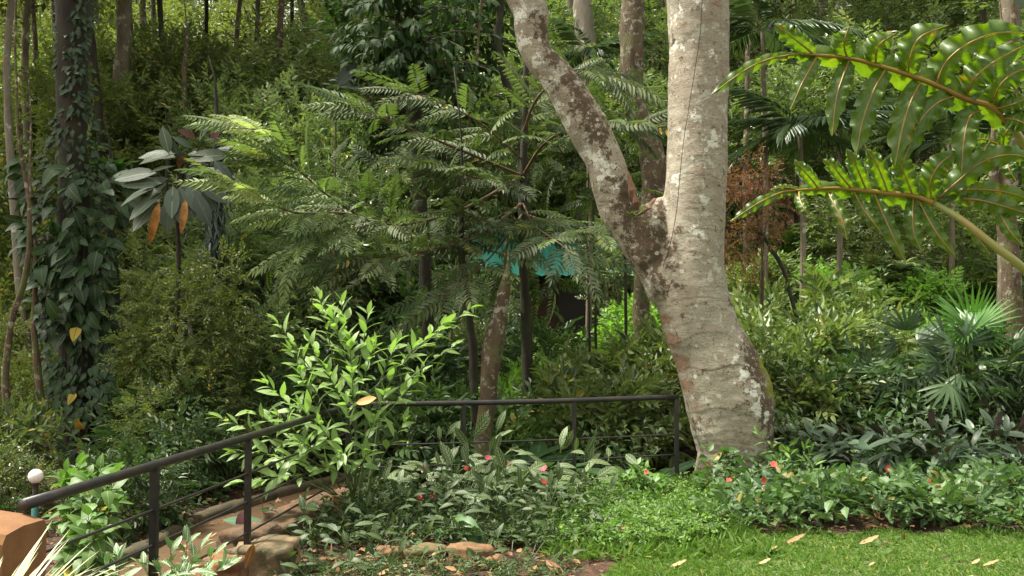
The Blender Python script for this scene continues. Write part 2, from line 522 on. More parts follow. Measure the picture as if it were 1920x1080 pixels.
M_BROWNL = leafmat('leaf_fallen_brown', (0.17, 0.075, 0.03), (0.34, 0.2, 0.09), 0.6, 0.1, rib=(0.35, 0.25, 0.13), ribw=0.04)
M_TANL = leafmat('leaf_fallen_tan', (0.26, 0.17, 0.08), (0.38, 0.26, 0.13), 0.6, 0.1, rib=(0.45, 0.32, 0.16), ribw=0.04)
M_COVER = leafmat('leaf_ground_cover', (0.07, 0.15, 0.03), (0.2, 0.33, 0.07), 0.45, 0.3, old=(0.36, 0.4, 0.08), oldat=0.96)
M_COVERD = leafmat('leaf_ground_cover_dark', (0.022, 0.045, 0.01), (0.065, 0.105, 0.025), 0.45, 0.25)
M_GRASS = leafmat('grass_blade', (0.06, 0.125, 0.02), (0.16, 0.26, 0.05), 0.45, 0.3, old=(0.35, 0.32, 0.12), oldat=0.93)
M_RUSSET = leafmat('leaf_russet', (0.11, 0.045, 0.025), (0.24, 0.10, 0.045), 0.6, 0.2)
M_FERN = leafmat('leaf_frond_light', (0.08, 0.16, 0.03), (0.15, 0.26, 0.05), 0.45, 0.3)
M_YOUNG = leafmat('leaf_green_round', (0.04, 0.13, 0.03), (0.08, 0.2, 0.05), 0.38, 0.25, rib=(0.14, 0.26, 0.09), ribw=0.04, side=((0.03, 0.08, 0.02), 6, 3, 0.6))
M_REDF = plain('petal_coral', (0.62, 0.05, 0.035), 0.6, c2=(0.5, 0.035, 0.03))
M_PINKF = plain('petal_pink', (0.85, 0.12, 0.2), 0.5, c2=(0.75, 0.1, 0.18))
M_MAGF = plain('petal_magenta', (0.75, 0.12, 0.4), 0.5)
M_PALEF = plain('petal_pale', (0.85, 0.55, 0.55), 0.5)
B_PALE = barkmat('bark_pale', (0.13, 0.105, 0.075), (0.30, 0.27, 0.21), (0.48, 0.46, 0.40), 3.5, bump=0.3)
B_MOTTLE = barkmat('bark_mottled', (0.10, 0.075, 0.05), (0.22, 0.19, 0.13), (0.33, 0.32, 0.24), 4.5, bump=0.5)
B_BROWN = barkmat('bark_brown', (0.05, 0.032, 0.02), (0.15, 0.10, 0.058), (0.27, 0.25, 0.19), 9, bump=1.0, patch=0.56, moss=(0.10, 0.11, 0.035))
B_DARK = barkmat('bark_dark', (0.014, 0.011, 0.008), (0.045, 0.035, 0.022), None, 5, bump=0.6, moss=(0.03, 0.045, 0.015))

def soilmat():
    m, N, L, B = newmat('soil_with_litter')
    n1 = noise_(N, L, 1.3, 8, 0.65); n2 = noise_(N, L, 14, 9, 0.75); n3 = noise_(N, L, 60, 4, 0.7)
    col = ramp(N, L, n1, [(0.35, (0.06, 0.03, 0.016)), (0.6, (0.13, 0.06, 0.03))])
    col = mixc(N, L, ramp(N, L, n2, [(0.40, (0, 0, 0)), (0.6, (1, 1, 1))]), col, (0.022, 0.014, 0.008))
    vo = nd(N, 'ShaderNodeTexVoronoi'); vo.inputs['Scale'].default_value = 14; L.new(nd(N, 'ShaderNodeTexCoord').outputs['Object'], vo.inputs['Vector'])
    f = math_(N, L, 'LESS_THAN', vo.outputs['Distance'], 0.22)
    col = mixc(N, L, math_(N, L, 'MULTIPLY', f, 0.6), col, (0.3, 0.17, 0.08))
    L.new(col, B.inputs['Base Color']); B.inputs['Roughness'].default_value = 0.95
    bp = nd(N, 'ShaderNodeBump'); bp.inputs['Strength'].default_value = 0.6; bp.inputs['Distance'].default_value = 0.05
    L.new(math_(N, L, 'ADD', n2, n3), bp.inputs['Height']); L.new(bp.outputs[0], B.inputs['Normal'])
    return m
M_SOIL = soilmat()
M_LAWNB = plain('lawn_soil', (0.05, 0.08, 0.02), 0.95, c2=(0.09, 0.13, 0.03), scale=30, bump=0.5)
M_PATH = plain('path_clay', (0.115, 0.07, 0.038), 0.4, c2=(0.09, 0.054, 0.03), scale=2.2, bump=0.4)
M_KERB = plain('kerb_mossy', (0.10, 0.07, 0.035), 0.9, c2=(0.03, 0.03, 0.015), scale=5.0, bump=0.6)
M_STONE = plain('stone_mossy', (0.22, 0.15, 0.08), 0.85, c2=(0.05, 0.05, 0.02), scale=7.0, bump=0.7)
M_STONEB = plain('stone_brown', (0.22, 0.11, 0.045), 0.8, c2=(0.08, 0.05, 0.02), scale=9.0, bump=0.6)
M_WALL = plain('terracotta_render', (0.24, 0.115, 0.045), 0.95, c2=(0.17, 0.082, 0.034), scale=5, bump=0.25)
M_IRON = plain('black_paint', (0.009, 0.010, 0.012), 0.42, c2=(0.03, 0.024, 0.02), scale=9, bump=.12)
# ------------------------------------------------------------------ ground, path, lawn
def grid_ground():
    xs = np.concatenate([np.linspace(-90, -12, 30), np.linspace(-11.8, 12, 200), np.linspace(12.5, 90, 30)])
    ys = np.concatenate([np.linspace(-12, 1.4, 14), np.linspace(1.5, 16, 190), np.linspace(16.3, 130, 110)])
    X, Y = np.meshgrid(xs, ys)
    Z = ground(X, Y)
    rr = np.random.default_rng(3)
    Z += 0.012 * rr.standard_normal(Z.shape) * (np.abs(X) < 12) * (Y < 16)
    V = np.stack([X, Y, Z], -1).reshape(-1, 3)
    nx = len(xs); i = np.arange(len(ys) - 1)[:, None] * nx + np.arange(nx - 1)[None]
    i = i.ravel()
    F = np.concatenate([np.stack([i, i + 1, i + nx + 1], 1), np.stack([i, i + nx + 1, i + nx], 1)])
    return G(V, F)
obj('ground', grid_ground(), M_SOIL, smooth=True, kind='structure')

def ribbon(center, width, lift, n=60, across=6, zfun=None):
    c = spline(center, n)
    t = norm(np.gradient(c[:, :2], axis=0))
    nrm = np.stack([-t[:, 1], t[:, 0]], 1)
    V = []
    for i in range(n):
        zc = gz(c[i, 0], c[i, 1])
        for j in range(across + 1):
            o = (j / across - .5) * width
            x, y = c[i, 0] + nrm[i, 0] * o, c[i, 1] + nrm[i, 1] * o
            V.append((x, y, max(gz(x, y), zc - 0.05) + lift))
    k = across + 1
    F = []
    for i in range(n - 1):
        for j in range(across):
            a = i * k + j
            F += [(a, a + 1, a + k + 1), (a, a + k + 1, a + k)]
    return G(V, F), c, nrm
PATHC = [(-2.95, 3.0, 0), (-2.85, 6.0, 0), (-2.72, 8.2, 0), (-2.45, 9.8, 0), (-1.5, 11.2, 0), (0.2, 12.0, 0)]
pg, pc, pn = ribbon(PATHC, 1.25, 0.035)
obj('path', pg, M_PATH, smooth=True, kind='structure')

def kerb(side, name):
    gs = []
    c = pc.copy()
    w = 0.67
    L = np.zeros((len(c), 3)); 
    for i in range(len(c)):
        x, y = c[i, 0] + side * pn[i, 0] * w, c[i, 1] + side * pn[i, 1] * w
        L[i] = (x, y, gz(x, y))
    V = []; rr = np.random.default_rng(4)
    for i in range(len(c)):
        for (o, h) in ((-.08, -.05), (-.07, .09), (-.03, .12), (.05, .12), (.08, .08), (.09, -.05)):
            V.append((L[i, 0] + pn[i, 0] * o, L[i, 1] + pn[i, 1] * o, L[i, 2] + h + 0.008 * rr.standard_normal()))
    F = []
    for i in range(len(c) - 1):
        for j in range(5):
            a = i * 6 + j
            F += [(a, a + 1, a + 7), (a, a + 7, a + 6)]
    obj(name, G(V, F), M_KERB, smooth=True, kind='structure')
kerb(1, 'path_kerb')

# lawn: a soil sheet with blades on it
def lawn_edge(x):                                        # far boundary of the mown grass, Y as a function of x
    return np.interp(x, [0.35, 0.6, 1.0, 1.6, 2.3, 3.0, 4.2, 8], [4.8, 6.0, 6.5, 6.95, 7.1, 7.1, 7.2, 7.2])
xs = np.linspace(0.42, 8, 70); V = []; F = []
for i, x in enumerate(xs):
    e = float(lawn_edge(x)) + 0.12 * math.sin(x * 7) * .5
    for j, t in enumerate(np.linspace(0, 1, 14)):
        y = 0.5 + (e - 0.5) * t
        V.append((x, y, gz(x, y) + 0.018))
for i in range(69):
    for j in range(13):
        a = i * 14 + j
        F += [(a, a + 14, a + 15), (a, a + 15, a + 1)]
obj('lawn', G(V, F), M_LAWNB, smooth=True, kind='structure')

def blades(n, xr, yfun0, yfun1, L, W, mat, name, label, dens=None, clump=0.0, lean=0.9):
    x = rng.uniform(*xr, n); t = rng.random(n)
    y = yfun0(x) + (yfun1(x) - yfun0(x)) * t
    keep = rng.random(n) < (0.45 + 0.55 * (0.5 + 0.5 * np.sin(x * 2.3 + 1.3 * np.sin(y * 3.1)) * np.cos(y * 2.9 + x)))
    x, y = x[keep], y[keep]; n = len(x)
    pos = np.stack([x, y, ground(x, y) + 0.015], 1)
    d = norm(np.stack([rng.standard_normal(n), rng.standard_normal(n), np.abs(rng.normal(lean, 0.5, n)) + .15], 1))
    up = np.stack([rng.standard_normal(n) * .5, rng.standard_normal(n) * .5, np.ones(n)], 1)
    g = inst(rhomb(L, W, 0.3, 0.35), orient(d, up), pos, rng.uniform(0.5, 1.25, n), rng.random(n))
    o = obj(name, g, mat, kind='stuff')
    tagit(o, label, 'grass')
    return o
blades(95000, (0.45, 6.5), lambda x: 4.2 + 0 * x, lambda x: lawn_edge(x) + 0.1 * np.sin(x * 9), 0.045, 0.009, M_GRASS, 'grass', 'short bright green mown grass of the lawn in the near right corner')

# ------------------------------------------------------------------ litter on the soil
def litter(n, xr, yr, s, mat, name, label):
    x = rng.uniform(*xr, n); y = rng.uniform(*yr, n)
    keep = ~((x > 0.5) & (y < 7.2))
    x, y = x[keep], y[keep]; n = len(x)
    pos = np.stack([x, y, ground(x, y) + 0.03], 1)
    d = np.stack([rng.standard_normal(n), rng.standard_normal(n), 0.25 * rng.standard_normal(n)], 1)
    up = np.stack([rng.standard_normal(n) * .35, rng.standard_normal(n) * .35, np.ones(n)], 1)
    g = inst(leafg(.11, .05, 0, .3, -.1, 'ovate'), orient(d, up), pos, rng.uniform(.5, 1.3, n) * s, rng.random(n))
    o = obj(name, g, mat, kind='stuff'); tagit(o, label, 'leaf litter')
litter(16000, (-9, 7), (4, 22), .8, M_BROWNL, 'leaf_litter', 'brown dead leaves strewn over the red soil under the shrubs')

# ------------------------------------------------------------------ railing
def square_bar(a, b, w):
    return tube([a, b], w * 0.707, 4)
def railing(name, label, ends, rods_z, post_at, ztop, sag, groundz, tubr=0.026, wall_end=False):
    t = thing(name, label, 'railing', (ends[0][0], ends[0][1], 0), 'black tube railing runs')
    o0 = Vector((ends[0][0], ends[0][1], 0))
    a = Vector((ends[0][0], ends[0][1], ztop)); b = Vector((ends[1][0], ends[1][1], ztop))
    pts = spline([a, (a + b) / 2 + Vector((0, 0, -sag)), b], 18) - np.array(o0)
    obj('handrail', tube(pts, tubr, 14), M_IRON, t, smooth=True)
    for k, p in enumerate(post_at):
        q = a.lerp(b, p) - o0
        z0 = groundz[k]
        g = box(q.x - .02, q.x + .02, q.y - .02, q.y + .02, z0, ztop - tubr * 0.6)
        obj('post', g, M_IRON, t)
    for k, z in enumerate(rods_z):
        p = (a - o0) * 1; q = (b - o0) * 1; p.z = q.z = z
        mid = (p + q) / 2 + Vector((0, 0, -0.012))
        obj('rail_rod', tube(spline([p, mid, q], 14), 0.0088, 6), M_IRON, t, smooth=True)
    return t
left_end = (-2.10, 3.84)
railing('metal_railing', 'black tube railing run slanting from the terracotta wall up behind the bright shrub', [left_end, (-1.50, 8.20)],
        [0.67, 0.48, 0.27], [0.2405, 0.511, 0.995], 0.906, 0.0, [0.02, 0.13, -0.3])
o = bpy.data.objects[-1]
railing('metal_railing', 'level black tube railing run between the bright shrub and the forked tree', [(-1.49, 8.22), (1.69, 9.06)],
        [0.54, 0.335, 0.09], [0.324, 0.661, 0.994], 0.918, 0.012, [-0.35, -0.2, -0.1])
e = Vector((*left_end, 0))
wt = [o for o in bpy.data.objects if o.name.startswith('metal_railing')][0]
obj('end_post', tube([(0.0, 0.02, .82), (0.0, 0.02, .90)], 0.009, 6), M_IRON, wt)

# ------------------------------------------------------------------ terracotta wall, globe lamp
def wallg():
    n = 22; V = []; F = []
    rr = np.random.default_rng(9)
    for i in range(n + 1):
        x = -2.02 - 1.75 * i / n
        top = 0.84 + 0.30 * (i / n) ** 0.9
        for (y, z) in ((3.55, -0.1), (3.55, top * .5), (3.55, top - .03), (3.575, top), (3.70, top + .008), (3.86, top), (3.885, top - .03), (3.885, -.5)):
            V.append((x + (0.0), y, z + .002 * rr.standard_normal()))
    for i in range(n):
        for j in range(7):
            a = i * 8 + j
            F += [(a, a + 1, a + 9), (a, a + 9, a + 8)]
    for j in range(1, 7): F.append((0, j + 1, j))
    return G(V, F)
o = obj('garden_wall', wallg(), M_WALL, smooth=False)
tagit(o, 'terracotta rendered garden wall end under the railing in the near left corner', 'wall')
lp = P(67, 893, 8.0)
lt = thing('garden_lamp', 'white globe lamp on a short dark post beyond the terracotta wall', 'lamp', (lp.x, lp.y, gz(lp.x, lp.y)))
h = lp.z - gz(lp.x, lp.y)
m_globe, N_, L_, B_ = newmat('opal_glass'); B_.inputs['Base Color'].default_value = (.82, .78, .74, 1); B_.inputs['Roughness'].default_value = .25
B_.inputs['Subsurface Weight'].default_value = 0.0
def lathe(profile, n=20):
    V = []; F = []
    k = len(profile)
    for (r_, z_) in profile:
        for j in range(n):
            a = 2 * math.pi * j / n
            V.append((r_ * math.cos(a), r_ * math.sin(a), z_))
    for i in range(k - 1):
        for j in range(n):
            a0, a1 = i * n + j, i * n + (j + 1) % n
            F += [(a0, a1, a1 + n), (a0, a1 + n, a0 + n)]
    return G(V, F)
gr = 0.064
obj('globe', lathe([(gr * math.sin(math.pi * i / 14) + 1e-4, h - gr * math.cos(math.pi * i / 14)) for i in range(15)], 26), m_globe, lt, smooth=True)
obj('collar', lathe([(0.024, h - .19), (0.026, h - .12), (0.018, h - .10), (0.03, h - .075), (0.034, h - .05), (0.02, h - .045)]), M_IRON, lt, smooth=True)
obj('lamp_post', lathe([(0.03, -0.1), (0.03, h - .19), (0.02, h - .185)], 12), plain('green_paint', (0.01, 0.11, 0.09), 0.5, var=.3), lt, smooth=True)

# ------------------------------------------------------------------ the forked tree
def forked_tree():
    Yb = 9.15
    def stem(rows, Yf):
        c = []; r = []
        for (y, l, rt) in rows:
            Yd = Yf(y)
            c.append(P((l + rt) / 2, y, Yd)); r.append((rt - l) / 2 * Yd / FPX)
        c = np.array([tuple(v) for v in c]); r = np.array(r)
        tan = norm(np.gradient(c, axis=0))
        r = r * np.clip(np.abs(tan[:, 2]), 0.75, 1) ** 0.9
        return c, r
    A = [(1000, 1275, 1490), (950, 1296, 1462), (900, 1312, 1443), (850, 1311, 1447), (800, 1296, 1450), (750, 1283, 1449), (720, 1275, 1441), (680, 1263, 1424), (640, 1251, 1400),
         (600, 1240, 1383), (560, 1230, 1366), (520, 1228, 1358), (480, 1232, 1356), (430, 1241, 1358), (380, 1245, 1360), (300, 1250, 1363), (200, 1253, 1365), (100, 1254, 1367), (0, 1250, 1366)]
    Bq = [(700, 1290, 1370), (650, 1262, 1350), (600, 1240, 1330), (560, 1222, 1315), (520, 1196, 1285), (480, 1172, 1258), (440, 1147, 1228), (400, 1124, 1205), (350, 1108, 1186), (300, 1094, 1172), (250, 1066, 1147), (200, 1039, 1122), (150, 1007, 1087), (100, 974, 1040), (50, 962, 1028), (0, 951, 1018)]
    ca, ra = stem(A, lambda y: Yb)
    cb, rb = stem(Bq, lambda y: Yb + 0.12 - 0.05 * (600 - y) / 600)
    # continue both above the frame
    top = ca[-1]
    ca = np.vstack([ca, top + (0.05, .1, 1.2), top + (0.3, .3, 3.0), top + (0.5, 0.3, 5.0)]); ra = np.append(ra, [.30, .24, .12])
    top = cb[-1]
    cb = np.vstack([cb, top + (-.75, 0, 1.2), top + (-1.6, .3, 2.8), top + (-2.1, .6, 4.5)]); rb = np.append(rb, [.16, .12, .06])
    gA = tube(spline(ca, 90), np.interp(np.linspace(0, len(ra) - 1, 90), range(len(ra)), ra), 40)
    gB = tube(spline(cb, 70), np.interp(np.linspace(0, len(rb) - 1, 70), range(len(rb)), rb), 32)
    gs = [gA, gB]
    def blob(px_, py_, Y, r, s=(1, 1, 1)):
        c = np.array(P(px_, py_, Y)); r = r * Y / FPX
        g = lathe([(math.sin(math.pi * i / 10) + 1e-3, -math.cos(math.pi * i / 10)) for i in range(11)], 16)
        g.V = g.V * r * np.array(s) + c
        return g
    gs += [blob(1222, 425, Yb, 34, (1, 1, 1.4)), blob(1219, 470, Yb + .04, 38, (1, 1.0, 1.3)), blob(1240, 400, Yb + .02, 22, (1, 1, 1.4)), blob(1250, 525, Yb + .02, 44, (1, 1.1, 1.3)),
           blob(1392, 740, Yb - .05, 56, (1, 1, 1.3)), blob(1412, 800, Yb + .05, 40, (1, 1, 1.4))]
    # root buttresses
    base = np.array([ca[0][0], ca[0][1], 0])
    for a, ln in ((-2.9, .42), (-1.9, .36), (-.7, .42), (.5, .5), (2.2, .4)):
        d = np.array([math.cos(a), math.sin(a), 0])
        pts = [base + d * .2 + (0, 0, .45), base + d * .34 + (0, 0, .15), base + d * ln + (0, 0, -.08), base + d * (ln + .25) + (0, 0, -.25)]
        gs.append(tube(spline(pts, 8), [.14, .15, .13, .12, .11, .09, .07, .04], 10))
    g = merge(gs)
    me = bpy.data.meshes.new('tmp_trunk')
    me.from_pydata(g.V.tolist(), [], g.F.tolist()); me.update()
    o = bpy.data.objects.new('tmp_trunk', me); COL.objects.link(o)
    m = o.modifiers.new('r', 'REMESH'); m.mode = 'VOXEL'; m.voxel_size = 0.0155; m.use_smooth_shade = True
    s = o.modifiers.new('s', 'SMOOTH'); s.factor = 0.6; s.iterations = 7
    dg = bpy.context.evaluated_depsgraph_get()
    ev = o.evaluated_get(dg).to_mesh()
    n = len(ev.vertices)
    V = np.empty(n * 3, np.float32); ev.vertices.foreach_get('co', V); V = V.reshape(-1, 3).astype(float)
    Nn = np.empty(n * 3, np.float32); ev.vertices.foreach_get('normal', Nn); Nn = Nn.reshape(-1, 3).astype(float)
    ev.calc_loop_triangles()
    F = np.empty(len(ev.loop_triangles) * 3, np.int32); ev.loop_triangles.foreach_get('vertices', F); F = F.reshape(-1, 3)
    bpy.data.objects.remove(o); bpy.data.meshes.remove(me)
    keep_up = V[:, 2] < 9.5
    # masks seeded on the front surface
    def mask(spots, K=1.1):
        out = np.zeros(n)
        for (x, y, r, s) in spots:
            c = np.array(P(x, y, Yb)); rr = r * Yb / FPX
            d2 = ((V[:, 0] - c[0]) ** 2 + (V[:, 2] - c[2]) ** 2) / rr ** 2
            out = np.maximum(out, s * np.exp(-d2 * K) * (V[:, 1] < Yb + 0.15))
        return out
    brown = mask([(1020, 60, 18, .8), (1045, 110, 20, .95), (1068, 150, 22, 1), (1092, 195, 24, 1), (1112, 235, 24, 1), (1125, 262, 18, 1), (1150, 335, 20, .75), (1170, 370, 26, 1), (1190, 410, 32, 1), (1205, 450, 32, 1),
                  (1222, 490, 28, 1), (1235, 530, 20, .85), (1230, 400, 18, .9), (1160, 420, 16, .6), (1395, 640, 18, .9), (1405, 690, 30, 1), (1420, 740, 30, 1), (1440, 700, 26, .9), (1385, 600, 14, .9), (1372, 570, 10, .8), (1425, 780, 26, .9), (1435, 820, 20, .8),
                  (1380, 745, 16, .55), (1440, 860, 16, .6), (1400, 665, 24, 1), (1432, 720, 32, 1), (1010, 40, 16, .7), (1032, 90, 16, .8), (1080, 170, 16, .9), (1105, 215, 18, 1), (1130, 290, 14, .8), (1210, 480, 30, 1), (1160, 380, 22, .8), (1225, 450, 26, 1), (1300, 790, 14, .5), (1256, 90, 10, .7), (1258, 440, 12, .7)], .65)
    red = mask([(1242, 600, 18, .8), (1252, 640, 22, 1), (1265, 680, 24, 1), (1280, 720, 18, .9), (1295, 760, 16, .6), (1270, 60, 20, .5), (1300, 330, 30, .5), (1150, 480, 14, .5), (1330, 30, 30, .5)])
    moss = mask([(1408, 620, 14, .8), (1428, 660, 17, 1), (1444, 700, 17, 1), (1450, 735, 12, 1), (1390, 590, 10, .6), (1415, 690, 14, .5), (1130, 240, 16, .35), (1436, 680, 26, 1), (1446, 720, 26, 1), (1412, 630, 20, .9)], .7)
    lich = mask([(975, 30, 24, .9), (985, 80, 20, .9), (1003, 120, 20, .8), (1018, 160, 18, .9), (1045, 200, 16, .8), (1062, 230, 12, .9), (1100, 290, 16, .9), (1118, 300, 20, 1), (1140, 320, 16, .9), (1125, 340, 14, .9), (1150, 350, 12, .7), (1262, 340, 12, 1), (1205, 545, 14, .9),
                 (1380, 700, 22, .9), (1395, 730, 20, 1), (1400, 760, 18, 1), (1418, 775, 14, 1), (1365, 670, 12, .8), (1265, 100, 16, .8), (1320, 120, 18, .7), (1325, 272, 20, .9), (1298, 440, 14, 1), (1305, 378, 12, .9), (1290, 235, 14, .8), (1340, 180, 24, .5), (1360, 640, 12, .7), (1262, 40, 16, .6), (1300, 30, 20, .6)])
    # relief: bands, ribs, warts
    cen_ang = np.arctan2(V[:, 1] - Yb, V[:, 0] - np.interp(V[:, 2], ca[:, 2], ca[:, 0]))
    nz = np.array([noise.noise(Vector(v) * 3.0) for v in V])
    nz2 = np.array([noise.noise(Vector((v[0] * 9, v[1] * 9, v[2] * 14))) for v in V])
    hz = V[:, 2] + 0.07 * nz + 0.02 * nz2 + 0.05 * np.sin(cen_ang * 1.5 + 1)
    band = np.zeros(n)
    rr = np.random.default_rng(12)
    zz = 0.1
    while zz < 8:
        ph = rr.uniform(-3, 3); wd = rr.uniform(.8, 2.2)
        env = np.clip(1.4 * np.cos((cen_ang - ph) / wd), 0, 1)
        slope = rr.uniform(-.05, .05)
        d = hz - zz - slope * np.sin(cen_ang + 1)
        band += env * (np.exp(-(d / 0.008) ** 2) * 0.003 - np.exp(-((d + 0.012) / 0.006) ** 2) * 0.003) * rr.uniform(.2, 1.2)
        zz += rr.uniform(.035, .09) if zz < 0.75 else rr.uniform(.10, .28)
    disp = band + 0.018 * nz + 0.004 * nz2 + (brown * 0.006) * nz2
    groove = np.exp(-((V[:, 2] - .35) / .5) ** 2)
    disp += 0.0014 * groove * np.sin(hz * 95)
    V = V + Nn * disp[:, None]
    T = G(V, F, None, None)
    mat = trunkmat()
    me = to_mesh('trunk', T, mat, True)
    for k, a in (('brown', brown), ('red', red), ('moss', moss), ('lichen', lich), ('band', np.clip(-band * 300, 0, 1))):
        at = me.attributes.new(k, 'FLOAT', 'POINT'); at.data.foreach_set('value', a.astype(np.float32))
    root = thing('forked_tree', 'big pale forked tree with lichen blotched bark at the end of the level railing', 'tree', (base[0], base[1], 0))
    me.transform(Matrix.Translation((-base[0], -base[1], 0)))
    link('trunk', me, root)
    return root, base, cb, ca

def trunkmat():
    m, N, L, B = newmat('bark_forked_tree')
    tc = nd(N, 'ShaderNodeTexCoord'); ob = tc.outputs['Object']
    def A(nm): return nd(N, 'ShaderNodeAttribute', attribute_name=nm).outputs['Fac']
    mp = nd(N, 'ShaderNodeMapping'); mp.inputs['Scale'].default_value = (1, 1, 2.2); L.new(ob, mp.inputs[0]); band = mp.outputs[0]
    mp2 = nd(N, 'ShaderNodeMapping'); mp2.inputs['Scale'].default_value = (1, 1, 5.5); L.new(ob, mp2.inputs[0])
    n1 = noise_(N, L, 2.4, 8, 0.62, ob); n2 = noise_(N, L, 7, 8, 0.7, band); n3 = noise_(N, L, 30, 6, 0.7, mp2.outputs[0]); n4 = noise_(N, L, 90, 3, 0.6, ob)
    col = ramp(N, L, n1, [(0.3, (0.22, 0.18, 0.13)), (0.5, (0.34, 0.30, 0.23)), (0.7, (0.26, 0.24, 0.19))])
    f = ramp(N, L, n2, [(0.50, (0, 0, 0)), (0.6, (1, 1, 1))])
    col = mixc(N, L, math_(N, L, 'MULTIPLY', f, 0.55), col, (0.46, 0.445, 0.37))
    f = ramp(N, L, n3, [(0.54, (0, 0, 0)), (0.68, (1, 1, 1))])
    col = mixc(N, L, math_(N, L, 'MULTIPLY', f, 0.6), col, (0.15, 0.105, 0.07))
    # pale grey clouds of lichen film
    n5 = noise_(N, L, 4.2, 9, 0.75, ob, 0.4)
    f = ramp(N, L, n5, [(0.57, (0, 0, 0)), (0.60, (1, 1, 1))])
    col = mixc(N, L, math_(N, L, 'MULTIPLY', f, 0.7), col, (0.55, 0.54, 0.46))
    # reddish
    rf = ramp(N, L, math_(N, L, 'ADD', A('red'), math_(N, L, 'MULTIPLY', math_(N, L, 'SUBTRACT', n2, 0.5), 1.2)), [(0.42, (0, 0, 0)), (0.62, (1, 1, 1))])
    col = mixc(N, L, math_(N, L, 'MULTIPLY', rf, 0.75), col, (0.21, 0.115, 0.065))
    # brown
    n6 = noise_(N, L, 11, 9, 0.78, ob)
    bf = ramp(N, L, math_(N, L, 'ADD', A('brown'), math_(N, L, 'MULTIPLY', math_(N, L, 'SUBTRACT', n6, 0.5), 5.5)), [(0.44, (0, 0, 0)), (0.72, (1, 1, 1))])
    bcol = mixc(N, L, n4, (0.028, 0.017, 0.010), (0.13, 0.085, 0.05))
    col = mixc(N, L, math_(N, L, 'MULTIPLY', bf, 0.92), col, bcol)
    # lichen patches
    n7 = noise_(N, L, 15, 8, 0.72, ob)
    lf = ramp(N, L, math_(N, L, 'ADD', A('lichen'), math_(N, L, 'MULTIPLY', math_(N, L, 'SUBTRACT', n7, 0.5), 4.0)), [(0.60, (0, 0, 0)), (0.68, (1, 1, 1))])
    lcol = mixc(N, L, n4, (0.5, 0.5, 0.4), (0.85, 0.86, 0.8))
    col = mixc(N, L, math_(N, L, 'MULTIPLY', lf, 0.9), col, lcol)
    # stray lichen spots
    vo = nd(N, 'ShaderNodeTexVoronoi'); vo.inputs['Scale'].default_value = 8.5; L.new(ob, vo.inputs['Vector'])
    sepv = nd(N, 'ShaderNodeSeparateColor'); L.new(vo.outputs['Color'], sepv.inputs[0])
    sp = math_(N, L, 'LESS_THAN', math_(N, L, 'ADD', vo.outputs['Distance'], math_(N, L, 'MULTIPLY', n7, 0.35)), 0.36)
    sp = math_(N, L, 'MULTIPLY', sp, math_(N, L, 'GREATER_THAN', sepv.outputs[0], 0.72))
    col = mixc(N, L, math_(N, L, 'MULTIPLY', sp, 0.7), col, (0.66, 0.66, 0.58))
    # dark specks
    n8 = noise_(N, L, 42, 3, 0.5, ob)
    dk = ramp(N, L, n8, [(0.64, (0, 0, 0)), (0.68, (1, 1, 1))])
    col = mixc(N, L, math_(N, L, 'MULTIPLY', dk, 0.6), col, (0.09, 0.06, 0.04))
    mp3 = nd(N, 'ShaderNodeMapping'); mp3.inputs['Scale'].default_value = (1, 1, 7); L.new(ob, mp3.inputs[0])
    n9 = noise_(N, L, 2.6, 6, 0.62, mp3.outputs[0])
    ln = math_(N, L, 'LESS_THAN', math_(N, L, 'ABSOLUTE', math_(N, L, 'SUBTRACT', n9, 0.5)), 0.006)
    ln = math_(N, L, 'MULTIPLY', ln, math_(N, L, 'GREATER_THAN', n2, 0.44))
    col = mixc(N, L, math_(N, L, 'MULTIPLY', ln, 0.75), col, (0.08, 0.055, 0.038))
    # bark cracks under the growth bands
    col = mixc(N, L, math_(N, L, 'MULTIPLY', A('band'), 0.7), col, (0.10, 0.065, 0.04))
    mf = ramp(N, L, math_(N, L, 'ADD', A('moss'), math_(N, L, 'MULTIPLY', math_(N, L, 'SUBTRACT', n6, 0.5), 1.4)), [(0.42, (0, 0, 0)), (0.6, (1, 1, 1))])
    mcol = mixc(N, L, n4, (0.09, 0.10, 0.012), (0.30, 0.32, 0.05))
    col = mixc(N, L, math_(N, L, 'MULTIPLY', mf, 0.9), col, mcol)
    L.new(col, B.inputs['Base Color']); B.inputs['Roughness'].default_value = 0.88; B.inputs['Specular IOR Level'].default_value = 0.25
    bp = nd(N, 'ShaderNodeBump'); bp.inputs['Strength'].default_value = 0.7; bp.inputs['Distance'].default_value = 0.012
    hsum = math_(N, L, 'ADD', n3, math_(N, L, 'MULTIPLY', n6, 1.3))
    hsum = math_(N, L, 'ADD', hsum, math_(N, L, 'MULTIPLY', n4, 0.6))
    L.new(hsum, bp.inputs['Height']); L.new(bp.outputs[0], B.inputs['Normal'])
    return m
FT, FTB, FT_left, FT_right = forked_tree()
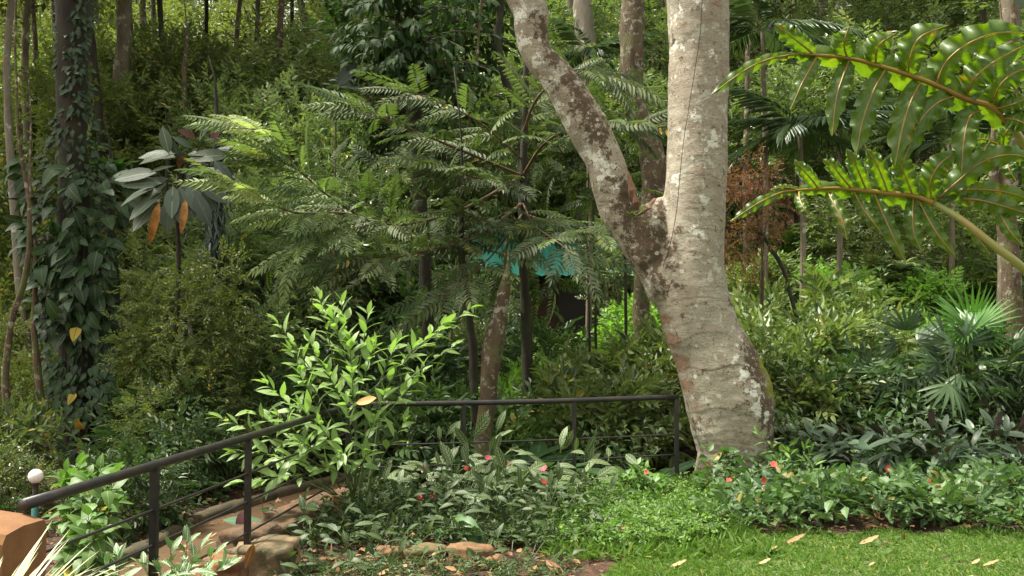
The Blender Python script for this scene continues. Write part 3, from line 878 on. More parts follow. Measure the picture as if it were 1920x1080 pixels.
# torn stub of wood in the fork, thin climbing stem, small plants in the fork
def local(v): return Vector(v) - Vector((FTB[0], FTB[1], 0))
st = [local(P(1196, 392, 8.93)), local(P(1188, 365, 8.93)), local(P(1181, 340, 8.95)), local(P(1178, 322, 8.98))]
obj('torn_wood', tube(spline(st, 8), [.04, .045, .045, .04, .034, .026, .018, .006], 7, jitter=.25, seed=5), plain('torn_wood', (0.17, 0.085, 0.04), .9, c2=(0.07, 0.035, 0.02), scale=20, bump=.8), FT)
st = [local(P(1228, 372, 8.92)), local(P(1214, 392, 8.86)), local(P(1196, 404, 8.88))]
obj('root_spur', tube(spline(st, 8), [.012, .018, .02, .021, .02, .018, .014, .008], 6, jitter=.2, seed=6), plain('spur_wood', (0.2, 0.12, 0.07), .9, c2=(0.1, 0.055, 0.03)), FT)
vn = [(1317, -10), (1313, 60), (1303, 130), (1292, 200), (1281, 270), (1274, 340), (1268, 400), (1256, 460), (1243, 500)]
obj('climbing_stem', tube(spline([local(P(x, y, 8.795 + .03 * math.sin(i) + (0.04 if i > 6 else 0))) for i, (x, y) in enumerate(vn)], 60), .0035, 4), plain('vine_dark', (0.03, 0.02, 0.015), .8), FT, smooth=True)
gs = []
for k in range(16):
    b = local(P(1196 + rng.uniform(-22, 22), 402 + rng.uniform(-14, 16), 8.86))
    d = norm([rng.uniform(-1, 1), -.6, rng.uniform(.0, 1)])
    gs.append(inst(leafg(.10, .035, 2, .2, .35, 'lance'), orient(np.array([d]), np.array([0, 0, 1.])), np.array([tuple(b)]), rng.uniform(.5, 1.1), np.array([rng.random()])))
o = obj('fork_sprouts', merge(gs), M_MID, FT); o['kind'] = 'stuff'
# ------------------------------------------------------------------ leafy building blocks
lf_small = leafg(.12, .05, 0, .25, .2, 'ovate')
lf_olive = rhomb(.13, .06, .25, .2)
lf_far = rhomb(.19, .085, .25, .25)
lf_mid = leafg(.175, .068, 0, .28, .3, 'lance')
lf_light = leafg(.125, .065, 0, .25, .2, 'ovate')
lf_dark = leafg(.22, .085, 2, .22, .35, 'ellip')
def sprigs(lf, n, length, k=3, **kw):
    return [sprigg(lf, n, length, seed=s + n * 7, **kw) for s in range(k)]
SP_small = sprigs(lf_small, 10, .36, ang=55)
SP_olive = sprigs(lf_olive, 11, .42, ang=55)
SP_far = sprigs(lf_far, 10, .7, ang=60, stem=False)
SP_mid = sprigs(lf_mid, 8, .42, ang=48, curve=.35)
SP_light = sprigs(lf_light, 8, .28, ang=60)
SP_dark = sprigs(lf_dark, 7, .45, ang=55, curve=.5, stemr=.006)

def frondg(n=12, length=.5, lL=.085, lW=.028, curve=.35, seed=0, ang=62, rows=0, droopl=.25):
    r = np.random.default_rng(seed)
    lf = leafg(lL, lW, 0, .18, droopl, 'lance')
    t = np.linspace(0.14, .98, n)
    pos = []; d = []; sc = []
    for i in range(n):
        p = (0, t[i] * length, -curve * length * t[i] ** 2)
        for s in (-1, 1):
            a = R(ang - 18 * t[i]) * s + .08 * r.standard_normal()
            pos.append(p); d.append((math.sin(a), math.cos(a), -curve * t[i] * 1.3 + .05 * r.standard_normal())); sc.append((.55 + .75 * math.sin(math.pi * min(1, t[i] * .85 + .12)) ** .8) * r.uniform(.88, 1.1))
    pos.append((0, length, -curve * length)); d.append((0, 1, -curve * 1.6)); sc.append(.9)
    g = inst(lf, orient(np.array(d), np.array([0, 0, 1.])), np.array(pos), np.array(sc), r.uniform(0, .15, len(pos)))
    st = tube([(0, x * length, -curve * length * x * x) for x in (0, .35, .7, 1)], [.0035, .003, .002, .001], 3, cap=False); st.M[:] = 1
    return merge([g, st])

def crown_mesh(name, sp, n, rad, mats, seed, **kw):
    return to_mesh(name, crowng(sp, n, rad, seed, **kw), mats)
# crown meshes (shared by the copies)
CR_far = [crown_mesh('crown_far', SP_far, [700, 950, 600, 800][i], (2.8, 2.5, 2.4), [M_FAR, TWIG], 20 + i, nclump=20, clr=[.24, .3, .26, .22][i]) for i in range(4)]
CR_farcol = [crown_mesh('crown_far_tall', SP_far, 900, (1.8, 1.8, 3.6), [M_FAR, TWIG], 30 + i, nclump=24, clr=.25) for i in range(2)]
CR_olive = [crown_mesh('crown_olive', SP_olive, 1050, (1.5, 1.3, 1.9), [M_OLIVE, TWIG], 40 + i, nclump=24, clr=.36) for i in range(3)]
CR_small = [crown_mesh('crown_small_leaf', SP_small, 800, (1.15, 1.0, 1.6), [M_SMALL, TWIG], 50 + i, nclump=26, clr=.34) for i in range(3)]
CR_mid = [crown_mesh('foliage_mid', SP_mid, 270, (.75, .7, .6), [M_MID, TWIGG], 60 + i, nclump=16, clr=.4) for i in range(3)]
CR_light = [crown_mesh('foliage_light', SP_light, 260, (.6, .55, .42), [M_LIGHT, TWIGG], 70 + i, nclump=14, clr=.42) for i in range(2)]
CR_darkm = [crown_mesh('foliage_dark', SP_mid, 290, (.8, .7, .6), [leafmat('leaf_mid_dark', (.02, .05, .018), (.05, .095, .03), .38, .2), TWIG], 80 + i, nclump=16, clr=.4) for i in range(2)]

SP_broad = sprigs(leafg(.14, .085, 2, .2, .35, 'ovate', 0, .03), 6, .30, ang=65, curve=.3)
SP_tiny = sprigs(leafg(.05, .028, 0, .25, .2, 'ovate'), 10, .22, ang=60)
M_BROADU = leafmat('leaf_understorey_broad', (.03, .07, .022), (.08, .14, .04), .42, .25, rib=(.1, .16, .05), ribw=.04, old=(.4, .3, .05), oldat=.975)
CR_broad = [crown_mesh('foliage_broad', SP_broad, 210, (.7, .65, .5), [M_BROADU, TWIGG], 90 + i, nclump=14, clr=.45) for i in range(2)]
CR_tiny = [crown_mesh('foliage_tiny', SP_tiny, 900, (.7, .65, .5), [M_SMALL, TWIG], 95 + i, nclump=22, clr=.32) for i in range(2)]
# ------------------------------------------------------------------ trees whose trunks can be told apart
def tree(label, pts, mat, Y, crown=None, cz=None, csc=(1, 1, 1), color=(1, 1, 1, 1), group=None, name='forest_tree', seed=0, top_extra=3.0, cat='tree', sides=9, crot=0.0, cshift=(0, 0), ext=1.0):
    """pts: (x, y, width) in photograph pixels, bottom first"""
    c = [np.array(P(x, y, Y)) for x, y, _ in pts]
    r = [wd / 2 * Y / FPX for _, _, wd in pts]
    g0 = gz(c[0][0], c[0][1])
    if c[0][2] > g0 + 0.05:
        d = (c[0] - c[1]) / max(1e-3, c[1][2] - c[0][2])
        q = c[0] + d * (c[0][2] - g0) * .5; q[2] = g0
        c.insert(0, q); r.insert(0, r[0] * 1.15)
    c.insert(0, c[0] + np.array([0, 0, -.25])); r.insert(0, r[0] * 1.25)
    if pts[-1][1] <= 5:
        d = c[-1] - c[-2]; d = d / np.linalg.norm(d)
        c.append(c[-1] + d * top_extra); r.append(r[-1] * .7)
    else:
        d = c[-1] - c[-2]; d = d / np.linalg.norm(d)
        c.append(c[-1] + d * .7 * ext + np.array([.06, 0, .3]) * ext); r.append(r[-1] * .45)
        c.append(c[-1] + d * .5 * ext + np.array([-.1, .1, .5]) * ext); r.append(.006)
    base = np.array([c[0][0], c[0][1], g0])
    n = max(14, int(np.linalg.norm(c[-1] - c[0]) / .28))
    pp = spline(c, n); rr = np.interp(np.linspace(0, len(r) - 1, n), range(len(r)), r)
    r2 = np.random.default_rng(seed)
    pp[2:-1, :2] += 0.012 * np.cumsum(r2.standard_normal((n - 3, 2)), axis=0) * .6
    root = thing(name, label, cat, tuple(base), group)
    obj('trunk', tube(pp - base, rr * (1 + .05 * r2.standard_normal(n)), sides, jitter=.05, seed=seed), mat, root, smooth=True)
    if crown is not None:
        z = cz if cz is not None else pp[-1][2]
        o = link('crown', crown, root)
        o.location = Vector((pp[-1][0] + cshift[0], pp[-1][1] + cshift[1], z)) - Vector(base); o.scale = csc; o.color = color
        o.rotation_euler = (0, 0, crot)
    return root
OLV = (1.15, 1.05, .8, 1)
big = CR_far
tree('thin white barked tree at the far left edge behind the ivy clad tree', [(62, 700, 14), (40, 560, 14), (28, 420, 15), (18, 250, 14), (14, 110, 13), (22, 0, 12)], B_PALE, 17, big[0], seed=1, top_extra=2.2, color=OLV)
tree('slim brown tree just right of the white barked one', [(70, 640, 14), (58, 420, 14), (50, 230, 15), (44, 100, 14), (50, 0, 12)], B_MOTTLE, 20, big[1], seed=2, color=OLV)
tree('thin crooked tree left of the ivy clad tree', [(66, 520, 8), (62, 250, 10), (68, 130, 10), (64, 0, 9)], B_BROWN, 21, None, seed=3)
tree('slender leaning tree with pale spots in front at the far left edge', [(20, 850, 15), (16, 770, 17), (14, 700, 13), (26, 600, 12), (52, 520, 10), (60, 400, 8), (40, 250, 6), (34, 100, 5), (36, 0, 4)], B_BROWN, 12.0, None, seed=4)
tree('second pale stem between the leaning tree and the ivy clad tree', [(88, 850, 15), (80, 790, 15), (72, 690, 13), (66, 610, 11), (70, 480, 8), (62, 330, 5)], B_BROWN, 13.2, None, seed=5)
tree('straight mottled tree right of the ivy clad trunk', [(208, 700, 30), (212, 420, 28), (220, 220, 27), (228, 100, 28), (232, 0, 28)], B_MOTTLE, 21, big[2], seed=6, color=OLV)
tree('dark slanting tree close behind the ivy clad trunk', [(206, 480, 17), (194, 220, 15), (184, 120, 14), (168, 0, 12)], B_DARK, 19, None, seed=7)
tree('pale tree in the gap above the rubber plant', [(284, 480, 15), (281, 300, 16), (276, 160, 14), (268, 0, 12)], B_PALE, 25, big[3], seed=8, color=OLV)
tree('thin grey tree standing right beside the pale one above the rubber plant', [(300, 520, 11), (297, 250, 10), (292, 0, 9)], B_PALE, 26, None, seed=9)
tree('dark thin tree above the maroon leaf of the rubber plant', [(322, 600, 14), (320, 300, 12), (314, 150, 11), (306, 0, 10)], B_DARK, 22, big[0], seed=10, color=OLV)
tree('light stemmed tree under the rubber plant', [(360, 640, 16), (352, 520, 17), (348, 430, 15), (350, 330, 13), (346, 150, 10)], B_BROWN, 20, None, seed=11)
tree('dark stem rising from the red earth left of the small leaved shrubs', [(322, 735, 17), (318, 680, 19), (316, 600, 18), (312, 500, 14), (310, 380, 10)], B_DARK, 18, None, seed=12)
tree('stout dark stem just right of the ivy clad tree', [(214, 840, 34), (210, 760, 32), (208, 680, 28), (204, 560, 24), (198, 440, 16)], B_DARK, 14.6, None, seed=13)
tree('slim brown tree behind the tips of the small leaved shrubs at the top', [(510, 300, 12), (520, 120, 12), (528, 0, 11)], B_BROWN, 22, big[1], seed=14)
tree('thin grey tree at the top left of the small leaved shrubs', [(470, 350, 10), (478, 120, 10), (482, 0, 9)], B_MOTTLE, 24, None, seed=15)
tree('leaning brown tree at the top between the small leaved shrubs and the dark tree', [(590, 300, 12), (572, 60, 12), (560, 0, 12)], B_BROWN, 23, big[2], seed=16)
tree('pale trunk behind the dark large leaved crown', [(722, 330, 26), (716, 150, 27), (712, 70, 25), (706, 0, 24)], B_PALE, 22, None, seed=17)
tree('slender dark tree left of the fork reaching over the compound leaved branches', [(986, 560, 18), (985, 420, 19), (980, 320, 20), (966, 220, 18), (938, 130, 15), (931, 60, 15), (934, 0, 14)], B_DARK, 13.5, None, seed=18)
tree('thin hanging brown stem left of the slender dark tree', [(860, 400, 4), (885, 200, 4), (900, 90, 5), (906, 0, 5)], B_BROWN, 12.8, None, seed=19)
tree('broad pale trunk behind the left fork arm', [(1100, 560, 40), (1103, 300, 40), (1100, 120, 39), (1094, 0, 38)], B_PALE, 21, None, seed=20)
tree('pair mate of the broad pale trunk, the thinner one to its left', [(1073, 560, 22), (1070, 200, 21), (1070, 0, 20)], B_PALE, 22, None, seed=21)
tree('mossy brown trunk seen between the two fork arms', [(1205, 640, 34), (1200, 560, 32), (1214, 430, 40), (1225, 340, 48), (1205, 250, 44), (1186, 190, 40), (1182, 90, 46), (1180, 0, 50)], B_BROWN, 14.5, None, seed=22, top_extra=2)
tree('reddish brown young trunk rising behind the level railing', [(903, 890, 31), (908, 800, 30), (913, 740, 31), (918, 670, 36), (930, 600, 30), (944, 540, 24), (949, 510, 8)], B_BROWN, 9.75, None, seed=23, sides=12, ext=.12)
tree('dark thin stem left of the reddish brown young trunk', [(892, 800, 15), (888, 740, 16), (886, 680, 17), (878, 610, 17), (872, 540, 14), (866, 430, 10)], B_DARK, 10.6, None, seed=24)
tree('pale leaning trunk at the top right beyond the philodendron', [(1530, 300, 20), (1545, 120, 18), (1562, 50, 19), (1578, 0, 20)], B_PALE, 24, None, seed=25)
tree('greyish straight trunk behind the first lobes of the philodendron', [(1532, 420, 22), (1540, 260, 19), (1540, 160, 18), (1538, 60, 17), (1540, 0, 16)], B_MOTTLE, 25, big[0], seed=26)
tree('grey trunk behind the upper philodendron leaf', [(1664, 420, 20), (1662, 200, 19), (1665, 0, 18)], B_MOTTLE, 27, big[3], seed=27)
tree('broad grey trunk at the top right corner', [(1884, 300, 30), (1886, 100, 31), (1889, 0, 33)], B_MOTTLE, 16, None, seed=28)
tree('forked brown tree at the right edge under the philodendron stalk', [(1900, 760, 30), (1898, 600, 33), (1893, 480, 33), (1884, 400, 32), (1886, 330, 34), (1896, 250, 22), (1894, 150, 18)], B_BROWN, 11.5, None, seed=29)
tree('slender side stem beside the forked brown tree at the right edge', [(1890, 420, 17), (1872, 350, 16), (1862, 300, 14), (1868, 220, 12)], B_BROWN, 11.4, None, seed=30)
tree('dark leaning stem under the russet shrub', [(1475, 530, 8), (1450, 480, 8), (1425, 440, 7), (1395, 415, 5)], B_DARK, 12.5, None, seed=31)
tree('thin grey tree right of the upright fork arm', [(1398, 420, 10), (1396, 260, 10), (1400, 120, 9), (1402, 0, 8)], B_BROWN, 19, None, seed=32)
for k, (x, Yd, wd) in enumerate([(1107, 13.3, 5), (1119, 13.4, 5), (1172, 13.6, 6)]):
    tree(['left one of the thin upright saplings left of the forked tree', 'right one of the close pair of saplings left of the forked tree', 'dark sapling touching the edge of the forked tree'][k],
         [(x + 2, 650, wd), (x, 520, wd), (x - 4, 400, wd * .7)], B_DARK, Yd, None, seed=40 + k, name='sapling')

XL = [(108, 24, 8, 'b'), (170, 26, 9, 'm'), (250, 24, 10, 'm'), (385, 25, 8, 'd'), (440, 27, 11, 'm'), (545, 26, 8, 'd'), (640, 25, 9, 'b'), (745, 27, 10, 'm'), (835, 24, 9, 'd'), (1040, 25, 8, 'b'), (1135, 26, 9, 'm'), (1235, 22, 8, 'd'), (1420, 24, 8, 'b'), (1490, 27, 10, 'm'), (1610, 26, 8, 'p'), (1715, 25, 10, 'b'), (1790, 27, 9, 'm'), (1850, 22, 9, 'd')]
XN = ['between the white barked tree and the ivy clad trunk', 'just left of the straight mottled tree', 'between the mottled tree and the pale tree', 'high above the withered orange leaf', 'above the tips of the pale compound leaves', 'between the two brown trees at the top', 'left of the dark large leaved crown', 'hidden in the dark large leaved crown', 'right of the dark large leaved crown', 'behind the upper left fork arm', 'right of the broad pale trunk', 'close beside the upright fork arm',
      'right of the upright fork arm at the top', 'left of the pale leaning trunk at the top right', 'between the first upper lobes of the philodendron', 'behind the middle upper lobes of the philodendron', 'behind the widest upper lobes of the philodendron', 'left of the broad grey trunk at the top right corner']
for i, ((x_, Y_, w_, m_), n_) in enumerate(zip(XL, XN)):
    tree('thin background stem ' + n_, [(x_ + rng.uniform(-12, 12), 470, w_ * 1.2), (x_ + rng.uniform(-8, 8), 300, w_), (x_, 150, w_), (x_ + rng.uniform(-10, 10), 0, w_ * .9)], {'b': B_BROWN, 'p': B_PALE, 'm': B_MOTTLE, 'd': B_DARK}[m_], Y_, CR_far[i % 4] if i % 3 == 0 else None, seed=500 + i, color=(.9, .9, .7, 1), sides=7)

# ------------------------------------------------------------------ forest on the rising ground behind
ft = None
spots = []
for row, (Y, n) in enumerate(((28, 12), (32, 14), (37, 15), (43, 16), (50, 16), (60, 18), (72, 19))):
    for i in range(n):
        fx = (i + .5 + rng.uniform(-.3, .3)) / n
        spots.append((-150 + fx * 2220, Y + rng.uniform(-2, 2)))
protos = []
def forest_proto(k, crown, h):
    t = thing('forest_tree', 'leafy forest tree on the rising ground behind the garden', 'tree', (0, 0, 0), 'trees of the forest behind the garden')
    obj('trunk', tube(spline([(0, 0, -.5), (.1, 0, h * .4), (-.05, .1, h)], 10), [.13, .12, .12, .11, .1, .1, .09, .08, .06, .05], 7), [B_PALE, B_MOTTLE, B_DARK][k % 3], t, smooth=True)
    o = link('crown', crown, t, loc=(0, 0, h))
    return t
FORL = ['rounded leafy tree on the rising ground behind the garden', 'tall narrow tree on the rising ground behind the garden', 'dark stemmed spreading tree on the rising ground behind the garden']
for k in range(3):
    p = forest_proto(k, [CR_far[0], CR_farcol[0], CR_far[1]][k], [7.0, 7.5, 6.2][k]); p['label'] = FORL[k]
    protos.append(p)
for i, (px_, Y) in enumerate(spots):
    x = XG(px_, Y)
    k = i % 3
    sc = rng.uniform(.9, 1.35) * (1 + .012 * (Y - 28))
    olive = px_ < 700
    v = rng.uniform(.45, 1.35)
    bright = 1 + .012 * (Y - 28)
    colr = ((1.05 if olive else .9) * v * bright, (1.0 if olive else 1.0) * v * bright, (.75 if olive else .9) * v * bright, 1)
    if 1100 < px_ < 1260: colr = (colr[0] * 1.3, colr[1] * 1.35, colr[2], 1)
    loc = (x, Y, gz(x, Y) - [.4, 2.2, 3.6][i % 3 if i % 2 else (i // 3) % 3] )
    LM = [(90, 'at the far left edge'), (200, 'behind the ivy clad tree'), (330, 'above the leathery leaved tree'), (480, 'above the tall small leaved shrubs'), (620, 'left of the dark large leaved crown'), (850, 'behind the dark large leaved crown'), (1000, 'left of the left fork arm'),
          (1150, 'behind the left fork arm'), (1260, 'between the fork arms'), (1380, 'behind the upright fork arm'), (1500, 'above the russet shrub'), (1650, 'behind the tips of the philodendron'), (1800, 'behind the philodendron'), (9999, 'at the far right edge')]
    where = [t_ for q_, t_ in LM if px_ < q_][0]
    kind_ = ['rounded', 'tall narrow', 'dark stemmed'][k]
    lab_ = '%s forest tree %s, %s' % (kind_, where, {28: 'nearest row', 32: 'second row', 37: 'third row', 43: 'fourth row', 50: 'fifth row', 60: 'sixth row', 72: 'last row on the slope'}[min((28, 32, 37, 43, 50, 60, 72), key=lambda r_: abs(r_ - Y))])
    if i < 3:
        protos[i]['label'] = lab_
        p = protos[i]; p.location = loc; p.scale = (sc, sc, sc)
        for ch in p.children: ch.color = colr
    else:
        copy_tree(protos[k], loc, rng.uniform(0, 6.28), (sc, sc, sc), label=lab_, color=colr)

# ------------------------------------------------------------------ under-storey bushes: copies, each with its own words
def bush_proto(name, crown, h, cat='shrub', stems=4, rad=.6, sr=.015, mat=TWIG):
    t = thing(name, '', cat, (0, 0, 0))
    gs = []
    for k in range(stems):
        a = k * 2.4 + .5
        gs.append(tube(spline([(0.05 * math.cos(a), .05 * math.sin(a), -.1), (rad * .3 * math.cos(a), rad * .3 * math.sin(a), h * .5), (rad * .6 * math.cos(a), rad * .6 * math.sin(a), h * 1.1)], 6), [sr, sr * .9, sr * .8, sr * .6, sr * .5, sr * .3], 5))
    obj('stems', merge(gs), mat, t)
    link('foliage', crown, t, loc=(0, 0, h))
    return t
used = {}
def place_bush(key, crown, h, px_, Y, label, sc=1.0, col=(1, 1, 1), zs=1.0, name='shrub', cat='shrub', dz=0.0, rot=None, **kw):
    x = XG(px_, Y); loc = (x, Y, gz(x, Y) + dz)
    c4 = (*col, 1)
    kk = (key, id(crown))
    rot = rng.uniform(0, 6.28) if rot is None else rot
    if kk not in used:
        t = bush_proto(name, crown, h, cat, **kw); used[kk] = t
        t.location = loc; t.rotation_euler = (0, 0, rot); t.scale = (sc, sc, sc * zs); t['label'] = label
        for ch in t.children: ch.color = c4
    else:
        t = copy_tree(used[kk], loc, rot, (sc, sc, sc * zs), label=label, color=c4)
    return t

# tall small-leaved shrubs (left of centre)
ST = [(385, 15.5, 1.0, 1.9, 'lowest tall small leaved shrub at the left below the rubber plant'), (455, 16.5, 1.1, 2.6, 'tall grey green small leaved shrub under the pale tipped compound leaves'),
      (540, 15.8, 1.15, 2.6, 'tall small leaved shrub with glossy leaves behind the compound leaved branches'), (620, 17.0, 1.2, 2.7, 'tall small leaved shrub left of the dark crown at the top'),
      (430, 18.5, 1.25, 4.0, 'high small leaved shrub behind the rubber plant'), (520, 19.0, 1.3, 4.6, 'highest small leaved shrub at the top left of centre'), (610, 19.5, 1.3, 4.4, 'high small leaved shrub touching the dark crown'),
      (700, 18.5, 1.2, 2.6, 'small leaved shrub hidden behind the middle of the compound leaved branches'), (350, 17.5, 1.0, 2.0, 'small leaved shrub beside the dark stem on the red earth'), (480, 14.2, .8, 1.1, 'low small leaved shrub behind the left end of the bright shrub'),
      (570, 14.6, .85, 1.2, 'low small leaved shrub behind the top of the bright shrub'), (1150, 17.2, .55, 1.7, 'small leaved shrub covering the right end of the turquoise roof'), (900, 17.0, .6, 1.1, 'small leaved shrub below the left end of the turquoise roof')]
for i, (px_, Y, sc, h, lab) in enumerate(ST):
    x = XG(px_, Y)
    t = thing('small_leaved_shrub', lab, 'shrub', (x, Y, gz(x, Y)))
    obj('stems', merge([tube(spline([(0, 0, -.1), (.15 * math.cos(a), .15 * math.sin(a), h * .5), (.5 * math.cos(a) * sc, .5 * math.sin(a) * sc, h + .6)], 8), [.03, .028, .025, .022, .02, .016, .012, .006], 5) for a in (0.3, 2.1, 3.9, 5.2)]), B_MOTTLE, t)
    o = link('crown', CR_small[i % 3], t, loc=(0, 0, h)); o.scale = (sc, sc, sc * 1.05); o.rotation_euler = (0, 0, i * 1.3); v = [1.0, 1.25, 1.1, .9][i % 4]; o.color = (v * 1.4, v * 1.4, v * 1.25, 1)
    if h > 1.8:
        o = link('crown', CR_small[(i + 1) % 3], t, loc=(0.1, .2, h * .42)); o.scale = (sc * .9, sc * .9, sc * .9); o.rotation_euler = (0, 0, i * 2.3); o.color = (v * 1.35, v * 1.35, v * 1.15, 1)

# olive small trees at the left: over and around the ivy tree
OT = [(250, 17, 1.1, 1.6, 'olive leaved small tree right of the ivy clad tree, low part'), (300, 15.5, .9, 1.2, 'olive leaved bush under the rubber plant'), (30, 19, 1.3, 2.2, 'olive leaved tree at the far left edge behind the pale stems'),
      (110, 20, 1.4, 4.8, 'olive leaved tree high behind the ivy clad trunk'), (20, 22, 1.5, 6.0, 'olive leaved crown in the top left corner'), (260, 21, 1.4, 5.2, 'olive leaved crown over the straight mottled tree'),
      (360, 22, 1.4, 5.8, 'olive leaved crown high above the rubber plant'), (330, 19, 1.2, 2.6, 'olive leaved tree behind the withered orange leaves'), (160, 18, 1.2, 1.5, 'olive leaved bush hidden behind the ivy clad tree'), (20, 15, .8, .8, 'olive leaved bush by the leaning tree at the far left edge'),
      (430, 23, 1.5, 6.4, 'olive leaved crown at the top above the small leaved shrubs'), (255, 14.5, .7, .5, 'low olive leaved bush right of the ivy clad tree foot'), (338, 11.9, .62, .7, 'olive leaved bush hiding the foot of the leathery leaved tree'), (350, 12.9, .62, 2.1, 'olive leaved bush behind the bare stem of the leathery leaved tree'), (190, 23, 1.5, 6.8, 'topmost olive crown between the ivy clad trunk and the mottled tree')]
for i, (px_, Y, sc, h, lab) in enumerate(OT):
    x = XG(px_, Y)
    t = thing('olive_leaved_tree', lab, 'tree' if h > 1.6 else 'bush', (x, Y, gz(x, Y)))
    obj('trunk', tube(spline([(0, 0, -.2), (.1, .1, h * .5), (0, 0, h + .5)], 8), np.linspace(.07, .02, 8), 6), B_MOTTLE, t)
    o = link('crown', CR_olive[i % 3], t, loc=(0, 0, h)); o.scale = (sc, sc, sc); o.rotation_euler = (0, 0, i * 1.7); v = [1.0, .8, 1.15][i % 3]; o.color = (v * 1.45, v * 1.5, v * 1.35, 1)

FL = [(1420, 21, 1.3, 4.4, 'fine leaved tree just right of the upright fork arm'), (1500, 24, 1.5, 6.2, 'fine leaved tree at the top between the fork arm and the pale leaning trunk'), (1590, 21, 1.3, 4.6, 'fine leaved tree between the two philodendron leaves'), (1680, 24, 1.5, 6.4, 'fine leaved tree at the top behind the upper philodendron lobes'),
      (1760, 21, 1.3, 4.4, 'fine leaved tree behind the bend of the upper philodendron leaf'), (1850, 23, 1.5, 6.0, 'fine leaved tree at the top right behind the widest lobes'), (1920, 20, 1.3, 3.8, 'fine leaved tree at the right edge behind the philodendron'), (1640, 18.5, 1.0, 2.2, 'low fine leaved tree behind the lower philodendron leaf'), (1800, 18.5, 1.0, 2.2, 'low fine leaved tree behind the philodendron stalk'),
      (1130, 20, 1.2, 4.6, 'fine leaved tree behind the left fork arm'), (1225, 22, 1.3, 6.0, 'fine leaved tree high between the fork arms'), (1060, 22, 1.3, 6.6, 'fine leaved tree at the top left of the fork'), (940, 20, 1.3, 5.4, 'fine leaved tree behind the dark large leaved crown'), (700, 21, 1.4, 6.4, 'fine leaved tree at the top behind the dark crown, left side'),
      (400, 20, 1.4, 5.2, 'fine leaved tree above the leathery leaved tree'), (320, 24, 1.5, 7.6, 'fine leaved tree at the top left above the olive ones'), (480, 23, 1.5, 7.4, 'fine leaved tree at the top between the thin brown trees'), (570, 22, 1.4, 6.8, 'fine leaved tree at the top above the small leaved shrubs'), (80, 24, 1.5, 7.0, 'fine leaved tree at the top behind the white barked tree')]
for i, (px_, Y, sc, h, lab) in enumerate(FL):
    x = XG(px_, Y)
    t = thing('fine_leaved_tree', lab, 'tree', (x, Y, gz(x, Y)))
    obj('trunk', tube(spline([(0, 0, -.2), (.12, .1, h * .5), (0, 0, h + .5)], 8), np.linspace(.06, .02, 8), 6), B_MOTTLE, t)
    o = link('crown', CR_small[i % 3], t, loc=(0, 0, h - (.9 if px_ > 1300 else .3))); o.scale = (sc * 1.15, sc, sc * .95); o.rotation_euler = (0, 0, i * 1.7); v = [1.1, .8, 1.3][i % 3]; o.color = (v * 1.3, v * 1.3, v * 1.05, 1)

# unseen high canopy trees, added beyond the frame to shade the left
for i, (x, y, z, s, lab) in enumerate([(-8.5, 13.5, 10.5, 1.1, 'unseen overhanging tree added to shade the left of the garden'), (-12, 17, 11, 1.4, 'unseen overhanging tree added to shade the far left')]):
    t = thing('shade_tree', lab, 'tree', (x, y, gz(x, y)))
    obj('trunk', tube(spline([(0, 0, -.2), (.1, .1, z * .5), (0, 0, z - gz(x, y) + 1)], 10), np.linspace(.16, .05, 10), 8), B_DARK, t)
    o = link('crown', CR_far[i % 4], t, loc=(0, 0, z - gz(x, y))); o.scale = (s, s, s * .6)

